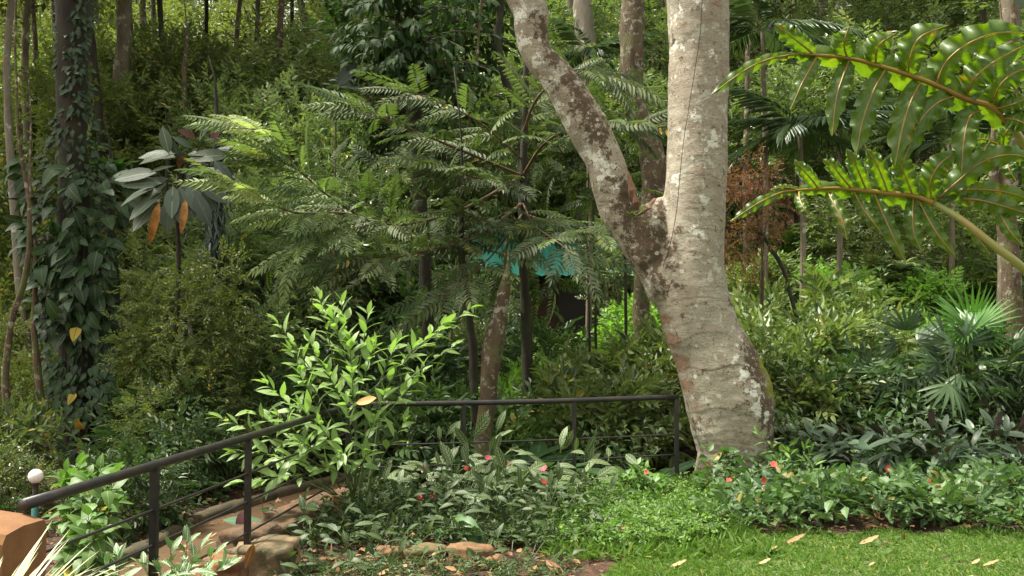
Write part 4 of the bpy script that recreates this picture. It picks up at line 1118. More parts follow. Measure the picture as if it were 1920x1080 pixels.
# mid shrubs behind the level railing and on the right
MT = [  # px, Y, kind, scale, colour, label
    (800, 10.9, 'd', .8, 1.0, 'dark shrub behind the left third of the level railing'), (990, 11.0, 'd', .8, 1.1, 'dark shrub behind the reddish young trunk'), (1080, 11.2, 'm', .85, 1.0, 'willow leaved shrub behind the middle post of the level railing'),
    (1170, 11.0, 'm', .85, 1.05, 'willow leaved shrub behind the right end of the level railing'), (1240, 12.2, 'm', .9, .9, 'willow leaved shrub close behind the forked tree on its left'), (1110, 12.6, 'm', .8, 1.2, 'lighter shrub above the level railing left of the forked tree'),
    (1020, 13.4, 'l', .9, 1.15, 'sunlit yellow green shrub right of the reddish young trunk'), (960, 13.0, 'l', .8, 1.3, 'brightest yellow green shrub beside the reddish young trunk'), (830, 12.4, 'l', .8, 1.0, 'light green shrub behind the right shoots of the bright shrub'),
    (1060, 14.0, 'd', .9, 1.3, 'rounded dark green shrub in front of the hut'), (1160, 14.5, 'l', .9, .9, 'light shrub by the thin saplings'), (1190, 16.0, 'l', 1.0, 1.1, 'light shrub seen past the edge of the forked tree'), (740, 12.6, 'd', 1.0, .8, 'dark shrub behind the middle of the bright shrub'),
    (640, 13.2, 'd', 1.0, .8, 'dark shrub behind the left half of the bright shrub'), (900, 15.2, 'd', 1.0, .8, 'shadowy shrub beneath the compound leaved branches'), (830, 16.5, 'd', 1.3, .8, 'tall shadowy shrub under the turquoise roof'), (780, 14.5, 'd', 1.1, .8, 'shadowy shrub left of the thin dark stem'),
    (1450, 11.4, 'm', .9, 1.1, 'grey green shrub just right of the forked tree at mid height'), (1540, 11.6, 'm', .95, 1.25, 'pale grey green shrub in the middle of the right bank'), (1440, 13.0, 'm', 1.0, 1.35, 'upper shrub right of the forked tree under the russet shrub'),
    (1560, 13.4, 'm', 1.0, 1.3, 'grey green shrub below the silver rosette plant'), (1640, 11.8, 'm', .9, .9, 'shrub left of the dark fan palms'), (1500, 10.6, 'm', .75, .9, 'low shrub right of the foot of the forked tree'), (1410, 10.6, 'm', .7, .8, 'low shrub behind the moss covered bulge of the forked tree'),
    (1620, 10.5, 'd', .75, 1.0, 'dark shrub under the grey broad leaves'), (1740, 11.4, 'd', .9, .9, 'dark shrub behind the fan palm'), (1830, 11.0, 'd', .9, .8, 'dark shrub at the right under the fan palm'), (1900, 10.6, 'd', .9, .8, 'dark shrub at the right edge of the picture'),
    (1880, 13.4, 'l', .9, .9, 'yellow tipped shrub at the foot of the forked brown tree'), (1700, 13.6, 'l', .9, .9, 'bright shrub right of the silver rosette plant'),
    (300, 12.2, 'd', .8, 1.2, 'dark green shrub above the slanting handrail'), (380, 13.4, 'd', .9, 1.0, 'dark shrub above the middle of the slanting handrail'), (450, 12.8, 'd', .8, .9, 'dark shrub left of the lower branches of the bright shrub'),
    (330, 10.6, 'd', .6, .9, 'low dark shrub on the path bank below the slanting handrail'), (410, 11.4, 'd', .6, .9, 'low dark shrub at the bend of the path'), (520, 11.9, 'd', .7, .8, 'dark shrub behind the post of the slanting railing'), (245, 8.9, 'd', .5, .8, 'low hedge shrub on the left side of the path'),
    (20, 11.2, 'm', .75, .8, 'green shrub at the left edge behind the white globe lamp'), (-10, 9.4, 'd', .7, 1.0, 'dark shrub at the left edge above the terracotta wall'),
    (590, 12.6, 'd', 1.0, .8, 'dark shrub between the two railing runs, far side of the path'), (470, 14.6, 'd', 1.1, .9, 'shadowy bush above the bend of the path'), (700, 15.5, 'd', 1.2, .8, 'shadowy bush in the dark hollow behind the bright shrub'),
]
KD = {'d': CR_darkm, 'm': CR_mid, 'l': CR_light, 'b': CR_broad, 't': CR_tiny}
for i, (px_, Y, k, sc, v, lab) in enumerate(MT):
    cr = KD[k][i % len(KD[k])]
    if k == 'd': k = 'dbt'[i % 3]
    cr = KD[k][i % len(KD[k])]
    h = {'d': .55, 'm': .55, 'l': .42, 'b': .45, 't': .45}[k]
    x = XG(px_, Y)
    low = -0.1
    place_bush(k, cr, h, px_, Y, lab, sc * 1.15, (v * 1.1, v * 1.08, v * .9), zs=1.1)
# farther bank bushes on the right, lit
BT = []
UB = ['just right of the forked tree', 'under the russet shrub', 'behind the lower philodendron tips', 'behind the middle of the lower philodendron leaf', 'under the philodendron stalk', 'left of the forked brown tree', 'at the right edge']
for i, (px_, Y) in enumerate([(1430, 17.5), (1500, 18.5), (1580, 17), (1660, 18), (1740, 17), (1820, 18), (1900, 17), (1400, 22), (1480, 23), (1560, 22), (1650, 23), (1740, 22), (1840, 23), (1930, 22), (1350, 20), (1280, 19)]):
    place_bush('l' if i % 3 else 'm', (CR_light if i % 3 else CR_mid)[i % 2], .42 if i % 3 else .5, px_, Y,
               ('light leafy' if i % 3 else 'grey green') + (' shrub on the near bank ' if Y < 19 else ' shrub high on the bank ') + UB[int(np.clip((px_ - 1380) / 80, 0, 6))], rng.uniform(.8, 1.2), (1.2, 1.2, 1.0), zs=.9)['group'] = 'shrubs scattered on the upper right bank'
DW = ['at the far left edge', 'behind the ivy clad tree', 'behind the leathery leaved tree', 'behind the tall small leaved shrubs', 'behind the compound leaved tree', 'behind the left fork arm']
for i in range(36):
    px_, Y = -60 + 1320 * ((i * .618) % 1), 22.5 + 9 * ((i * .37) % 1)
    place_bush('m', CR_mid[i % 2], .55, px_, Y, '%s bushy shrub deep in the forest %s' % (['near', 'deeper', 'deepest'][min(2, int((Y - 22.5) / 3))], DW[min(5, int((px_ + 60) / 220))]), rng.uniform(1.5, 2.6), [(.9, .85, .6), (.6, .65, .5), (1.2, 1.1, .7)][i % 3], zs=1.1)['group'] = 'shrubs deep in the forest'

# ground cover (nobody could count it)
def cover(name, label, n, pxr, Yr, sprg, mats, sc=(.7, 1.3), lift=.05, tall=.15, dens=None, seed=0, flat=.6):
    r = np.random.default_rng(seed)
    Y = np.sqrt(r.uniform(Yr[0] ** 2, Yr[1] ** 2, n)); x = (r.uniform(*pxr, n) - 960) / FPX * Y
    if dens is not None:
        k = dens(x, Y); x, Y = x[k], Y[k]
    n = len(x)
    hmp = .5 + .5 * np.sin(x * 2.2 + 1.5 * np.sin(Y * 1.1)) * np.sin(Y * 2.4 + x)
    z = ground(x, Y) + lift + tall * hmp * r.random(n)
    d = norm(np.stack([r.standard_normal(n), r.standard_normal(n) - .2, r.uniform(-.2, 1.0, n) * flat + .2], 1))
    up = np.stack([r.standard_normal(n) * .4, r.standard_normal(n) * .4 - .15, np.ones(n)], 1)
    gs = []
    pk = r.integers(0, len(sprg), n)
    for i, s in enumerate(sprg):
        m = pk == i
        gs.append(inst(s, orient(d[m], up[m]), np.stack([x, Y, z], 1)[m], r.uniform(*sc, m.sum()), r.uniform(0, .7, m.sum())))
    o = obj(name, merge(gs), mats, kind='stuff'); tagit(o, label, 'ground cover')
    return o
SPC = sprigs(leafg(.13, .075, 2, .2, .3, 'ovate', 0, .02), 5, .22, ang=70)
inL = lambda x, y: (seg_dist(x, y) > .3)
cs = sprigs(leafg(.06, .032, 0, .25, .2, 'ovate'), 7, .16, ang=65)
csb = sprigs(leafg(.09, .04, 0, .25, .25, 'ovate'), 7, .24, ang=60)
cover('ground_cover', 'bright low ground cover spread over the right hand bank', 12000, (1340, 2100), (13, 26), csb, [M_COVER, TWIGG], seed=1, tall=.3, sc=(.8, 1.6))
cover('ground_cover', 'mixed low ground cover in the middle below the hut', 3200, (860, 1340), (11.5, 20), csb, [M_COVER, TWIGG], seed=2, tall=.2, dens=lambda x, y: (seg_dist(x, y) > 1.4))
cover('ground_cover', 'dark patchy ground cover on the shaded left side', 2300, (-100, 760), (9.0, 26), csb, [M_COVERD, TWIGG], seed=3, tall=.18, dens=lambda x, y: (seg_dist(x, y) > .3) & (np.abs(x - np.interp(y, pc[:, 1], pc[:, 0])) > .85) & (np.sin(x * 2.1 + y) * np.cos(y * 1.7 - x) > -.25))
def bedmask(x, y): return (seg_dist(x, y) < -.05) & (y > np.where(x < .45, 5.0, lawn_edge(x) - .05)) & (y < 9.2 + .2 * x)
# ------------------------------------------------------------------ plants whose leaves can be told apart
MESHC = {}
def lmesh(key, g, mats, smooth=True):
    if key not in MESHC: MESHC[key] = to_mesh(key, g, mats, smooth)
    return MESHC[key]

class Leafy:
    """collects leaf placements for one plant; the 300 nearest become single leaves, the rest one mass"""
    def __init__(s, root, part='leaf', limit=300):
        s.root, s.part, s.limit, s.items = root, part, limit, []
    def add(s, me, pos, d, up=(0, 0, 1), sc=1.0, col=None):
        Rm = orient(np.array([d], float), np.array(up, float))[0]
        M = Matrix(((*(Rm[0] * sc), pos[0]), (*(Rm[1] * sc), pos[1]), (*(Rm[2] * sc), pos[2]), (0, 0, 0, 1)))
        s.items.append((me, M, col))
    def build(s):
        ry = s.root.location.y
        s.items.sort(key=lambda it: it[1].translation.y)
        for me, M, col in s.items[:s.limit]:
            o = link(s.part, me, s.root, M=M)
            if col: o.color = (*col, 1)
        rest = s.items[s.limit:]
        if rest:
            me = bpy.data.meshes.new('foliage'); import bmesh
            bm = bmesh.new()
            for m0, M, col in rest:
                n0 = len(bm.verts); bm.from_mesh(m0); bm.verts.ensure_lookup_table()
                for v in bm.verts[n0:]: v.co = M @ v.co
            bm.to_mesh(me); bm.free()
            for mt in rest[0][0].materials: me.materials.append(mt)
            o = link('foliage', me, s.root); o['kind'] = 'stuff'

def rv(s=1.0): return rng.standard_normal(3) * s
Z3 = np.array([0, 0, 1.0])

def shoot(L, base, tip, meshes, n, bulge=.15, t0=.3, ang=50, sc=1.0, curve=-.2, r0=.006, end=True, cols=None, droop=.0, jig=.15, n_pts=12, upj=.25):
    """one stem base->tip with alternate leaves in the Leafy L; returns the stem tube"""
    base, tip = np.array(base, float), np.array(tip, float)
    mid = (base + tip) / 2 + np.array([(tip - base)[0] * curve, (tip - base)[1] * curve, bulge * np.linalg.norm(tip - base)])
    p = spline([base, mid, tip], n_pts)
    T = norm(np.gradient(p, axis=0))
    for i in range(n):
        t = t0 + (1 - t0) * (i + .5) / n
        q = t * (n_pts - 1); a = min(int(q), n_pts - 2); f = q - a
        pos = p[a] * (1 - f) + p[a + 1] * f; tan = T[a]
        az = i * 2.4 + rng.uniform(-.3, .3)
        b1 = norm(np.cross(tan, [.3, .1, 1.0])); b2 = np.cross(tan, b1)
        side = b1 * math.cos(az) + b2 * math.sin(az)
        aa = R(ang) * (1 - .55 * t ** 4)
        d = tan * math.cos(aa) + side * math.sin(aa) + np.array([0, 0, -droop]) + rv(jig * .5)
        up = Z3 * 1.0 + tan * .5 + rv(upj) + np.array([0, -.25, 0])
        s = sc * rng.uniform(.75, 1.15) * (1 - .35 * max(0, t - .8) / .2)
        L.add(meshes[rng.integers(len(meshes))], pos, d, up, s, cols() if cols else None)
    if end:
        for k in range(2): L.add(meshes[0], p[-1], T[-1] + rv(.25), Z3 + rv(.3), sc * .7, cols() if cols else None)
    return tube(p, np.linspace(r0, r0 * .35, n_pts), 5)

# -- bright shrub at the bend of the railing
Xs, Ys = XG(668, 7.6), 7.6
LA = thing('bright_shrub', 'bright green leafy shrub growing over the corner of the black railing', 'shrub', (Xs, Ys, gz(Xs, Ys)))
lau = [lmesh('leaf_bright_%d' % k, leafg(.19, .066, 3, .22, [.25, .45, .1][k], 'lance', .02, .012, tint=.2 * k, side=[0, .1, -.1][k]), [M_LAUREL, TWIGG]) for k in range(3)]
L = Leafy(LA)
o0 = np.array(LA.location)
base = np.array([0, 0, 0.0])
forks = []
# branch tips in the photograph: x, y, depth, leaves
TIPS = [(415, 785, 6.9, 13), (440, 850, 6.9, 12), (470, 770, 7.1, 9), (450, 905, 7.0, 6), (500, 720, 7.2, 12), (520, 605, 7.5, 9), (545, 660, 7.4, 9), (600, 560, 7.6, 12), (625, 600, 7.5, 12), (655, 640, 7.4, 12), (690, 590, 7.7, 8), (560, 700, 7.3, 12),
        (610, 690, 7.2, 12), (660, 700, 7.2, 12), (700, 650, 7.4, 10), (745, 640, 7.6, 12), (775, 655, 7.6, 8), (830, 610, 7.8, 10), (880, 580, 7.9, 10), (850, 650, 7.9, 7), (790, 700, 7.8, 8), (720, 740, 7.3, 8), (650, 760, 7.1, 10), (600, 800, 7.0, 10),
        (560, 830, 6.9, 10), (520, 860, 6.85, 10), (500, 900, 6.9, 7), (640, 850, 7.0, 9), (690, 850, 7.1, 7), (700, 790, 7.3, 7), (760, 790, 7.5, 6), (560, 760, 7.1, 10), (520, 780, 7.0, 10), (600, 880, 7.0, 6), (580, 640, 7.5, 8), (640, 570, 7.7, 8)]
stems = []
hub = [np.array([-.02, 0, .25]), np.array([.02, .02, .75]), np.array([-.12, -.05, .6]), np.array([.1, 0, .9])]
for k, (a, b) in enumerate((( (0, 0, -.1), (.10, 0, 1.15)), ((.03, 0, -.1), (-.22, -.1, .8)), ((-.03, .02, -.1), (-.02, 0, 1.3)), ((.05, .03, -.1), (.22, .1, 1.25)))):
    stems.append(tube(spline([a, (np.array(a) + b) / 2 + (.03, 0, .05), b], 10), np.linspace(.016, .009, 10), 6))
for (x, y, Y, n) in TIPS:
    tip = np.array(P(x, y, Y)) - o0
    zb = np.clip(tip[2] - .45, .25, 1.2)
    base_ = np.array([-.12 if tip[0] < -.25 else (.12 if tip[0] > .2 else 0.0), -.03, zb * (.75 if tip[0] < -.4 else .9)])
    lj = np.linalg.norm(tip - base_)
    stems.append(shoot(L, base_, tip, lau, int(n * 1.15), bulge=.06 if tip[2] > .8 else .14, t0=.38, sc=.95, curve=.06, r0=.007, upj=.3))
for gs_ in [stems]: obj('stems', merge(gs_), TWIGG, LA)
L.build()
# dead leaf caught on the bright shrub
bl = lmesh('dead_leaf', leafg(.20, .085, 5, .35, -.25, 'ellip', .03, .02), [M_BROWNL, TWIG])
q = P(664, 757, 6.9)
o = link('dead_leaf', bl); q2 = orient(np.array([[1, -.1, .12]]), np.array([0.1, -.8, .6]))[0]
o.matrix_world = Matrix(((*q2[0] * .85, q.x), (*q2[1] * .85, q.y), (*q2[2] * .85, q.z), (0, 0, 0, 1)))
tagit(o, 'tan dead leaf caught on top of the bright shrub by the handrail', 'leaf')
o.color = (1.5, 1.35, 1.1, 1)

# -- tree wrapped in climbers
IY = 13.7
IV = tree('dark trunk wrapped in large leaved climbers at the left', [(152, 880, 62), (150, 800, 58), (148, 700, 62), (146, 560, 66), (142, 400, 60), (140, 260, 50), (140, 120, 58), (142, 0, 64)], B_DARK, IY, None, name='ivy_clad_tree', seed=77, sides=12)
L = Leafy(IV)
mon = [lmesh('leaf_climber_%d' % k, leafg(.29, .19, 4, .18, [.35, .5][k], 'heart', .03, .06, tint=.3 * k), [M_MONST, TWIGG]) for k in range(2)]
ivl = [lmesh('leaf_ivy_small', leafg(.16, .10, 2, .2, .4, 'heart', .0, .03), [M_MONST, TWIGG])]
o0 = np.array(IV.location)
def trunk_at(y): return np.interp(y, [0, 120, 260, 400, 560, 700, 800, 880], [142, 140, 140, 142, 146, 148, 150, 152])
for i in range(290):
    y = 300 + 330 * rng.beta(1.3, 1.5)
    wpx = np.interp(y, [255, 310, 370, 450, 540, 640], [50, 105, 105, 90, 62, 55])
    x = trunk_at(y) - 12 + rng.uniform(-1, 1) * wpx
    dz = rng.uniform(.1, .55) * (1 - abs(x - 135) / 210)
    p = np.array(P(x, y, IY - dz - .15)) - o0
    d = np.array([(x - 135) / 110 + rng.normal(0, .35), -.6 + rng.normal(0, .3), -.55 + rng.normal(0, .45)])
    L.add(mon[rng.integers(2)], p, d, (0.5 * (x - 135) / 100 + rng.normal(0, .5), -.8, .75 + rng.normal(0, .5)), rng.uniform(.5, 1.2))
for i in range(240):
    y = rng.uniform(540, 800); wpx = np.interp(y, [560, 700, 800], [74, 60, 42])
    x = trunk_at(y) + rng.uniform(-1, 1) * wpx
    p = np.array(P(x, y, IY - .3)) - o0
    L.add(mon[rng.integers(2)], p, ((x - 148) / 80 + rng.normal(0, .3), -.5, -.8 + rng.normal(0, .3)), (0, -.9, .6), rng.uniform(.4, .75))
L.build()
L = Leafy(IV, 'ivy_leaf', 0)
for i in range(900):
    y = rng.uniform(-60, 860); x = trunk_at(y) + rng.uniform(-1.1, 1.1) * np.interp(y, [0, 200, 300, 600, 860], [30, 26, 60, 60, 34])
    a = (x - trunk_at(y)) / 34
    p = np.array(P(x, y, IY - .28 * max(.1, 1 - abs(a) * .6))) - o0
    L.add(ivl[0], p, (a + rng.normal(0, .5), -.5, -.7 + rng.normal(0, .5)), (0, -.9, .6), rng.uniform(.45, 1.0))
L.build()
ev = []
for k in range(14):
    x0 = 140 + rng.uniform(-70, 60); y0 = rng.uniform(420, 560)
    ev.append(tube([np.array(P(x0, y0, IY - .35)) - o0, np.array(P(x0 + rng.uniform(-10, 10), y0 + rng.uniform(100, 260), IY - .3)) - o0], .008, 4))
obj('hanging_stems', merge(ev), TWIG, IV)
yl = lmesh('leaf_climber_yellow', leafg(.22, .15, 3, .2, .4, 'heart', .03, .04), [plain('leaf_yellow', (.55, .38, .04), .5, c2=(.45, .2, .03)), TWIGG])
for (x, y) in ((155, 806), (160, 845)):
    pp_ = np.array(P(x, y, IY - .4)) - o0
    o = link('yellow_leaf', yl, IV, M=Matrix.Translation(pp_) @ Matrix.Rotation(2.6, 4, 'X'))
    o['label'] = 'yellowing climber leaf'

# -- rubber-like plant with leathery leaves
RY = 12.4
RP = thing('leathery_leaved_tree', 'tree with big grey leathery leaves and withered orange ones right of the ivy clad tree', 'tree', (XG(330, RY), RY, gz(XG(330, RY), RY)))
o0 = np.array(RP.location)
rb = lmesh('leaf_leathery', leafg(.40, .17, 4, .16, .18, 'ellip', .015, .03), [M_RUBBER, TWIGG])
rbd = lmesh('leaf_leathery_dk', leafg(.40, .17, 4, .16, .25, 'ellip', .015, .03), [M_RUBBERD, TWIGG])
rbm = lmesh('leaf_leathery_maroon', leafg(.36, .17, 4, .16, .2, 'ellip', .015, .03), [M_MAROON, TWIGG])
rbo = lmesh('leaf_withered', leafg(.40, .085, 6, .5, .35, 'ellip', .08, .03), [M_ORANGE, TWIGG])
hubs = [(330, 335), (350, 300), (300, 330), (345, 350), (385, 290), (400, 310)]
RL = [  # base px, tip px, mesh, tilt
 (318, 292, 305, 240, rb, 0), (335, 288, 262, 298, rb, 0), (345, 295, 250, 285, rb, 0), (372, 268, 405, 208, rbd, 0), (378, 262, 385, 225, rb, 0), (396, 275, 410, 228, rbm, 0), (370, 262, 340, 243, rbm, 0), (350, 290, 385, 285, rb, 0), (350, 300, 420, 285, rb, 0),
 (405, 280, 462, 275, rb, 0), (310, 345, 230, 340, rb, 0), (315, 340, 280, 365, rb, .5), (300, 325, 190, 330, rb, 0), (335, 330, 380, 300, rbd, 0), (395, 320, 420, 330, rbd, 0), (400, 300, 430, 335, rbd, 0), (300, 350, 225, 375, rb, 0), (310, 360, 235, 405, rb, 0), (305, 370, 245, 425, rb, .3),
 (325, 345, 320, 402, rb, .4), (338, 345, 335, 410, rbd, .4), (352, 345, 375, 395, rbd, .5), (370, 340, 400, 385, rbd, .4), (345, 340, 360, 400, rbd, .5), (318, 370, 312, 430, rbd, .2), (300, 375, 280, 450, rbo, 0), (348, 372, 342, 425, rbo, .6), (375, 310, 350, 330, rbd, .3), (330, 312, 280, 318, rb, .3),
 (335, 318, 345, 285, rb, .4), (320, 335, 265, 345, rbd, .2), (360, 325, 410, 318, rb, .4), (380, 350, 420, 372, rbd, .2), (345, 305, 318, 268, rbd, .2), (360, 280, 330, 255, rbd, .1), (338, 360, 300, 395, rbd, .2), (410, 350, 440, 350, rbd, 0), (365, 360, 390, 415, rbd, 0)]
L = Leafy(RP)
for (bx, by, tx, ty, me, tl) in RL:
    Y0 = RY - .25 + rng.uniform(-.15, .1) - (.35 if me in (rbo, rbm) else 0)
    a, b = np.array(P(bx, by, Y0)), np.array(P(tx, ty, Y0 - .12 - .2 * tl))
    ln = np.linalg.norm(b - a)
    L.add(me, a - o0, b - a, (rng.normal(0, .25), -.75 + rng.normal(0, .3), .7), np.clip(ln / .40, .7, 1.45))
L.build()
pts = lambda lst, Y: [np.array(P(x, y, Y)) - o0 for x, y in lst]
st = [tube(spline([(0, 0, -.2)] + pts([(325, 700), (335, 520), (332, 400), (335, 330)], RY), 14), np.linspace(.05, .018, 14), 7)]
for h_ in ((345, 290), (378, 268), (305, 335), (400, 310), (345, 350)):
    st.append(tube(pts([(333, 345), h_], RY - .2), [.016, .01], 5))
obj('trunk', merge(st), B_DARK, RP)
# dark hanging cluster to its right (drooping shaggy clump on a stem)
DT = tree('dark shaggy stem hung with drooping leaves right of the withered orange leaf', [(402, 640, 22), (405, 540, 26), (404, 460, 34), (402, 400, 30), (398, 330, 18)], B_DARK, 14.3, None, seed=91)
o0 = np.array(DT.location)
L = Leafy(DT, 'leaf', 0)
sl_ = lmesh('leaf_droop', leafg(.34, .035, 2, .2, .2, 'strap'), [leafmat('leaf_droop_dark', (.015, .035, .025), (.035, .06, .04), .35, .15), TWIG])
for i in range(210):
    y = rng.uniform(330, 480); x = 404 + rng.normal(0, 13)
    L.add(sl_, np.array(P(x, y, 14.15)) - o0, (rng.normal(0, .45), rng.normal(-.3, .3), -1), (0, -1, .3), rng.uniform(.5, 1.1))
L.build()
for (x, y, lab) in ((655, 120, 'single upright grey leaf standing over the tall shrubs at the top'), ):
    a = np.array(P(630, 165, 13.5)); b = np.array(P(672, 108, 13.4))
    t = thing('sapling', 'young plant with upright grey leaf and maroon leaves left of the dark crown', 'plant', (a[0], a[1], gz(a[0], a[1])))
    o0 = np.array(t.location)
    L = Leafy(t)
    L.add(rbd, a - o0, b - a, (-.2, -1, -.2), 1.2); L.add(rbd, a - o0, np.array(P(700, 160, 13.4)) - a, (-.3, -.3, .7), 1.1); L.add(rbm, np.array(P(655, 210, 13.5)) - o0, (.6, -.2, .4), (0, -.9, .3), 1.0)
    L.build(); obj('stem', tube([(0, 0, -.1), a - o0], .014, 6), TWIG, t)

# -- tree with compound leaves hanging over the middle
CY = 10.2
CT = thing('compound_leaved_tree', 'tree whose long compound leaves fan over the middle of the garden', 'tree', (XG(985, 11.6), 11.6, gz(XG(985, 11.6), 11.6)))
o0 = np.array(CT.location)
frm = [lmesh('frond_%d' % k, frondg([11, 9, 12][k], [.60, .48, .66][k], .11, .032, [.25, .4, .15][k], seed=k), [M_PINN, TWIG], smooth=False) for k in range(3)]
M_PTIP = leafmat('leaf_pinnate_pale', (.16, .2, .09), (.3, .34, .18), .35, .3)
frp = lmesh('frond_pale', frondg(12, .45, .085, .03, .25, seed=8), [M_PTIP, TWIG], smooth=False)
branches = [  # polyline in pixels with depth, fronds
 ([(980, 330, 11.6), (850, 400, 11.0), (720, 420, 10.4), (620, 370, 9.8), (560, 320, 9.5), (500, 290, 9.3)], 40),
 ([(720, 420, 10.4), (640, 400, 9.9), (560, 400, 9.6), (480, 370, 9.4), (440, 350, 9.3)], 26),
 ([(980, 330, 11.6), (860, 280, 10.8), (740, 230, 10.2), (660, 200, 9.8)], 26),
 ([(980, 300, 11.6), (900, 230, 10.9), (820, 190, 10.5), (760, 170, 10.2)], 18),
 ([(980, 380, 11.6), (900, 440, 10.6), (800, 470, 10.0), (700, 490, 9.6), (620, 500, 9.4)], 34),
 ([(980, 330, 11.6), (1020, 270, 11.0), (1080, 240, 10.6), (1180, 240, 10.4), (1240, 235, 10.3)], 20),
 ([(980, 380, 11.6), (1000, 420, 10.8), (1040, 450, 10.2), (1080, 480, 9.9)], 18),
 ([(980, 350, 11.6), (930, 340, 10.8), (880, 330, 10.2), (820, 310, 9.9)], 24),
 ([(980, 400, 11.6), (930, 470, 10.6), (880, 520, 10.0), (830, 560, 9.7)], 18),
 ([(640, 400, 9.9), (600, 440, 9.6), (560, 480, 9.5)], 14),
 ([(980, 250, 11.6), (1010, 180, 11.2), (1080, 130, 10.8), (1150, 150, 10.5)], 20),
 ([(560, 320, 9.5), (500, 250, 9.3), (430, 240, 9.2)], 12),
 ([(980, 400, 11.6), (1060, 425, 10.8), (1120, 440, 10.4), (1165, 445, 10.3)], 14),
 ([(980, 420, 11.6), (920, 415, 10.8), (860, 400, 10.3)], 20),
]
L = Leafy(CT, 'frond'); stg = []
allf = []
for pl, nf in branches:
    pp = spline([np.array(P(x, y, Y)) - o0 for x, y, Y in pl], 22)
    stg.append(tube(pp, np.linspace(.022 if nf > 19 else .013, .005, 22), 6, jitter=.05))
    T = norm(np.gradient(pp, axis=0))
    nf = int(nf * 1.05)
    for i in range(nf):
        t = .12 + .88 * (i + rng.random()) / nf
        a = min(int(t * 21), 20); f = t * 21 - a
        p = pp[a] * (1 - f) + pp[min(a + 1, 21)] * f
        s = 1 if i % 2 else -1
        side = norm(np.cross(T[a], Z3)) * s
        d = T[a] * (.5 + .9 * t ** 4) + side * rng.uniform(.5, 1.1) * (1 - .5 * t ** 5) + np.array([0, -.25, rng.uniform(-.25, .45)])
        wx = p[0] + o0[0]
        px_ = 960 + wx / (p[1] + o0[1]) * FPX
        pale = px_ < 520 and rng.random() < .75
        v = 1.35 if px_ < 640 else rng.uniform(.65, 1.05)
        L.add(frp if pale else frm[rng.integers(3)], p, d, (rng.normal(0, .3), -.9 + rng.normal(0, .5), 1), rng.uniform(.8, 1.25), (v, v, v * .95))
L.build()
obj('branches', merge(stg), plain('branch_brown', (.13, .075, .035), .8, c2=(.07, .045, .022)), CT)
obj('trunk', tube(spline([(0, 0, -.3), (.03, 0, 1.0), np.array(P(980, 400, 11.6)) - o0, np.array(P(985, 200, 11.6)) - o0, np.array(P(990, -60, 11.6)) - o0], 20), np.linspace(.085, .03, 20), 9, jitter=.04), B_DARK, CT, smooth=True)
# second pinnate mass lower and behind
o = link('inner_foliage', to_mesh('inner_foliage', crowng([frondg(11, .5, .085, .028, .35, seed=s) for s in (11, 12)], 210, (2.5, .7, 1.35), 5, nclump=18, clr=.36), [M_PINN, TWIG]), CT)
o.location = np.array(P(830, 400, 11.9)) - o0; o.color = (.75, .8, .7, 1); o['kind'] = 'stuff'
o = link('inner_foliage', to_mesh('inner_foliage', crowng([frondg(11, .5, .085, .028, .35, seed=s) for s in (13, 14)], 80, (1.2, .6, .9), 6, nclump=12, clr=.36), [M_PINN, TWIG]), CT)
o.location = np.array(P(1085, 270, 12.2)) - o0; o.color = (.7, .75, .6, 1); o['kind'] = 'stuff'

# -- dark large leaved crown at the top
DK = tree('dark tree with large drooping leaves at the top centre left of the fork', [(800, 620, 26), (790, 420, 26), (770, 200, 26), (765, 0, 24)], B_DARK, 13.2, None, seed=55, name='large_leaved_tree', top_extra=1.2)
o0 = np.array(DK.location)
dkl = [lmesh('leaf_big_dark_%d' % k, leafg(.25, .09, 3, .2, [.35, .55][k], 'ellip', .02, .02, tint=.3 * k), [M_DARK, TWIG]) for k in range(2)]
L = Leafy(DK); stg = []
for i in range(95):
    x, y = rng.uniform(630, 930), rng.uniform(-60, 300)
    if y > 60 + (x - 640) * .9 and x < 800: y *= .5
    if y > 150 and x > 860: y -= 60
    Y = 12.7 + rng.uniform(-.7, .5)
    tip = np.array(P(x, y, Y)) - o0
    b = np.array(P(770 + (x - 770) * .02, y - 10 + 30 * rng.random(), 13.2)) - o0
    stg.append(shoot(L, b, tip, dkl, 9, bulge=.1, t0=.35, ang=60, sc=1.0, r0=.014, droop=.45, curve=.0))
L.build(); obj('branches', merge(stg), TWIG, DK)
for (x, y, Y, rr_) in ((720, 60, 13.8, (.8, .5, .75)), (830, 120, 13.8, (.8, .5, .9)), (760, 220, 14.0, (.7, .5, .7)), (890, 20, 13.9, (.6, .5, .7))):
    o = link('inner_foliage', to_mesh('inner_foliage', crowng(SP_dark, 90, rr_, int(x), nclump=10, clr=.5), [M_DARK, TWIG]), DK, loc=Vector(np.array(P(x, y, Y)) - o0)); o['kind'] = 'stuff'; o.color = (.8, .8, .8, 1)

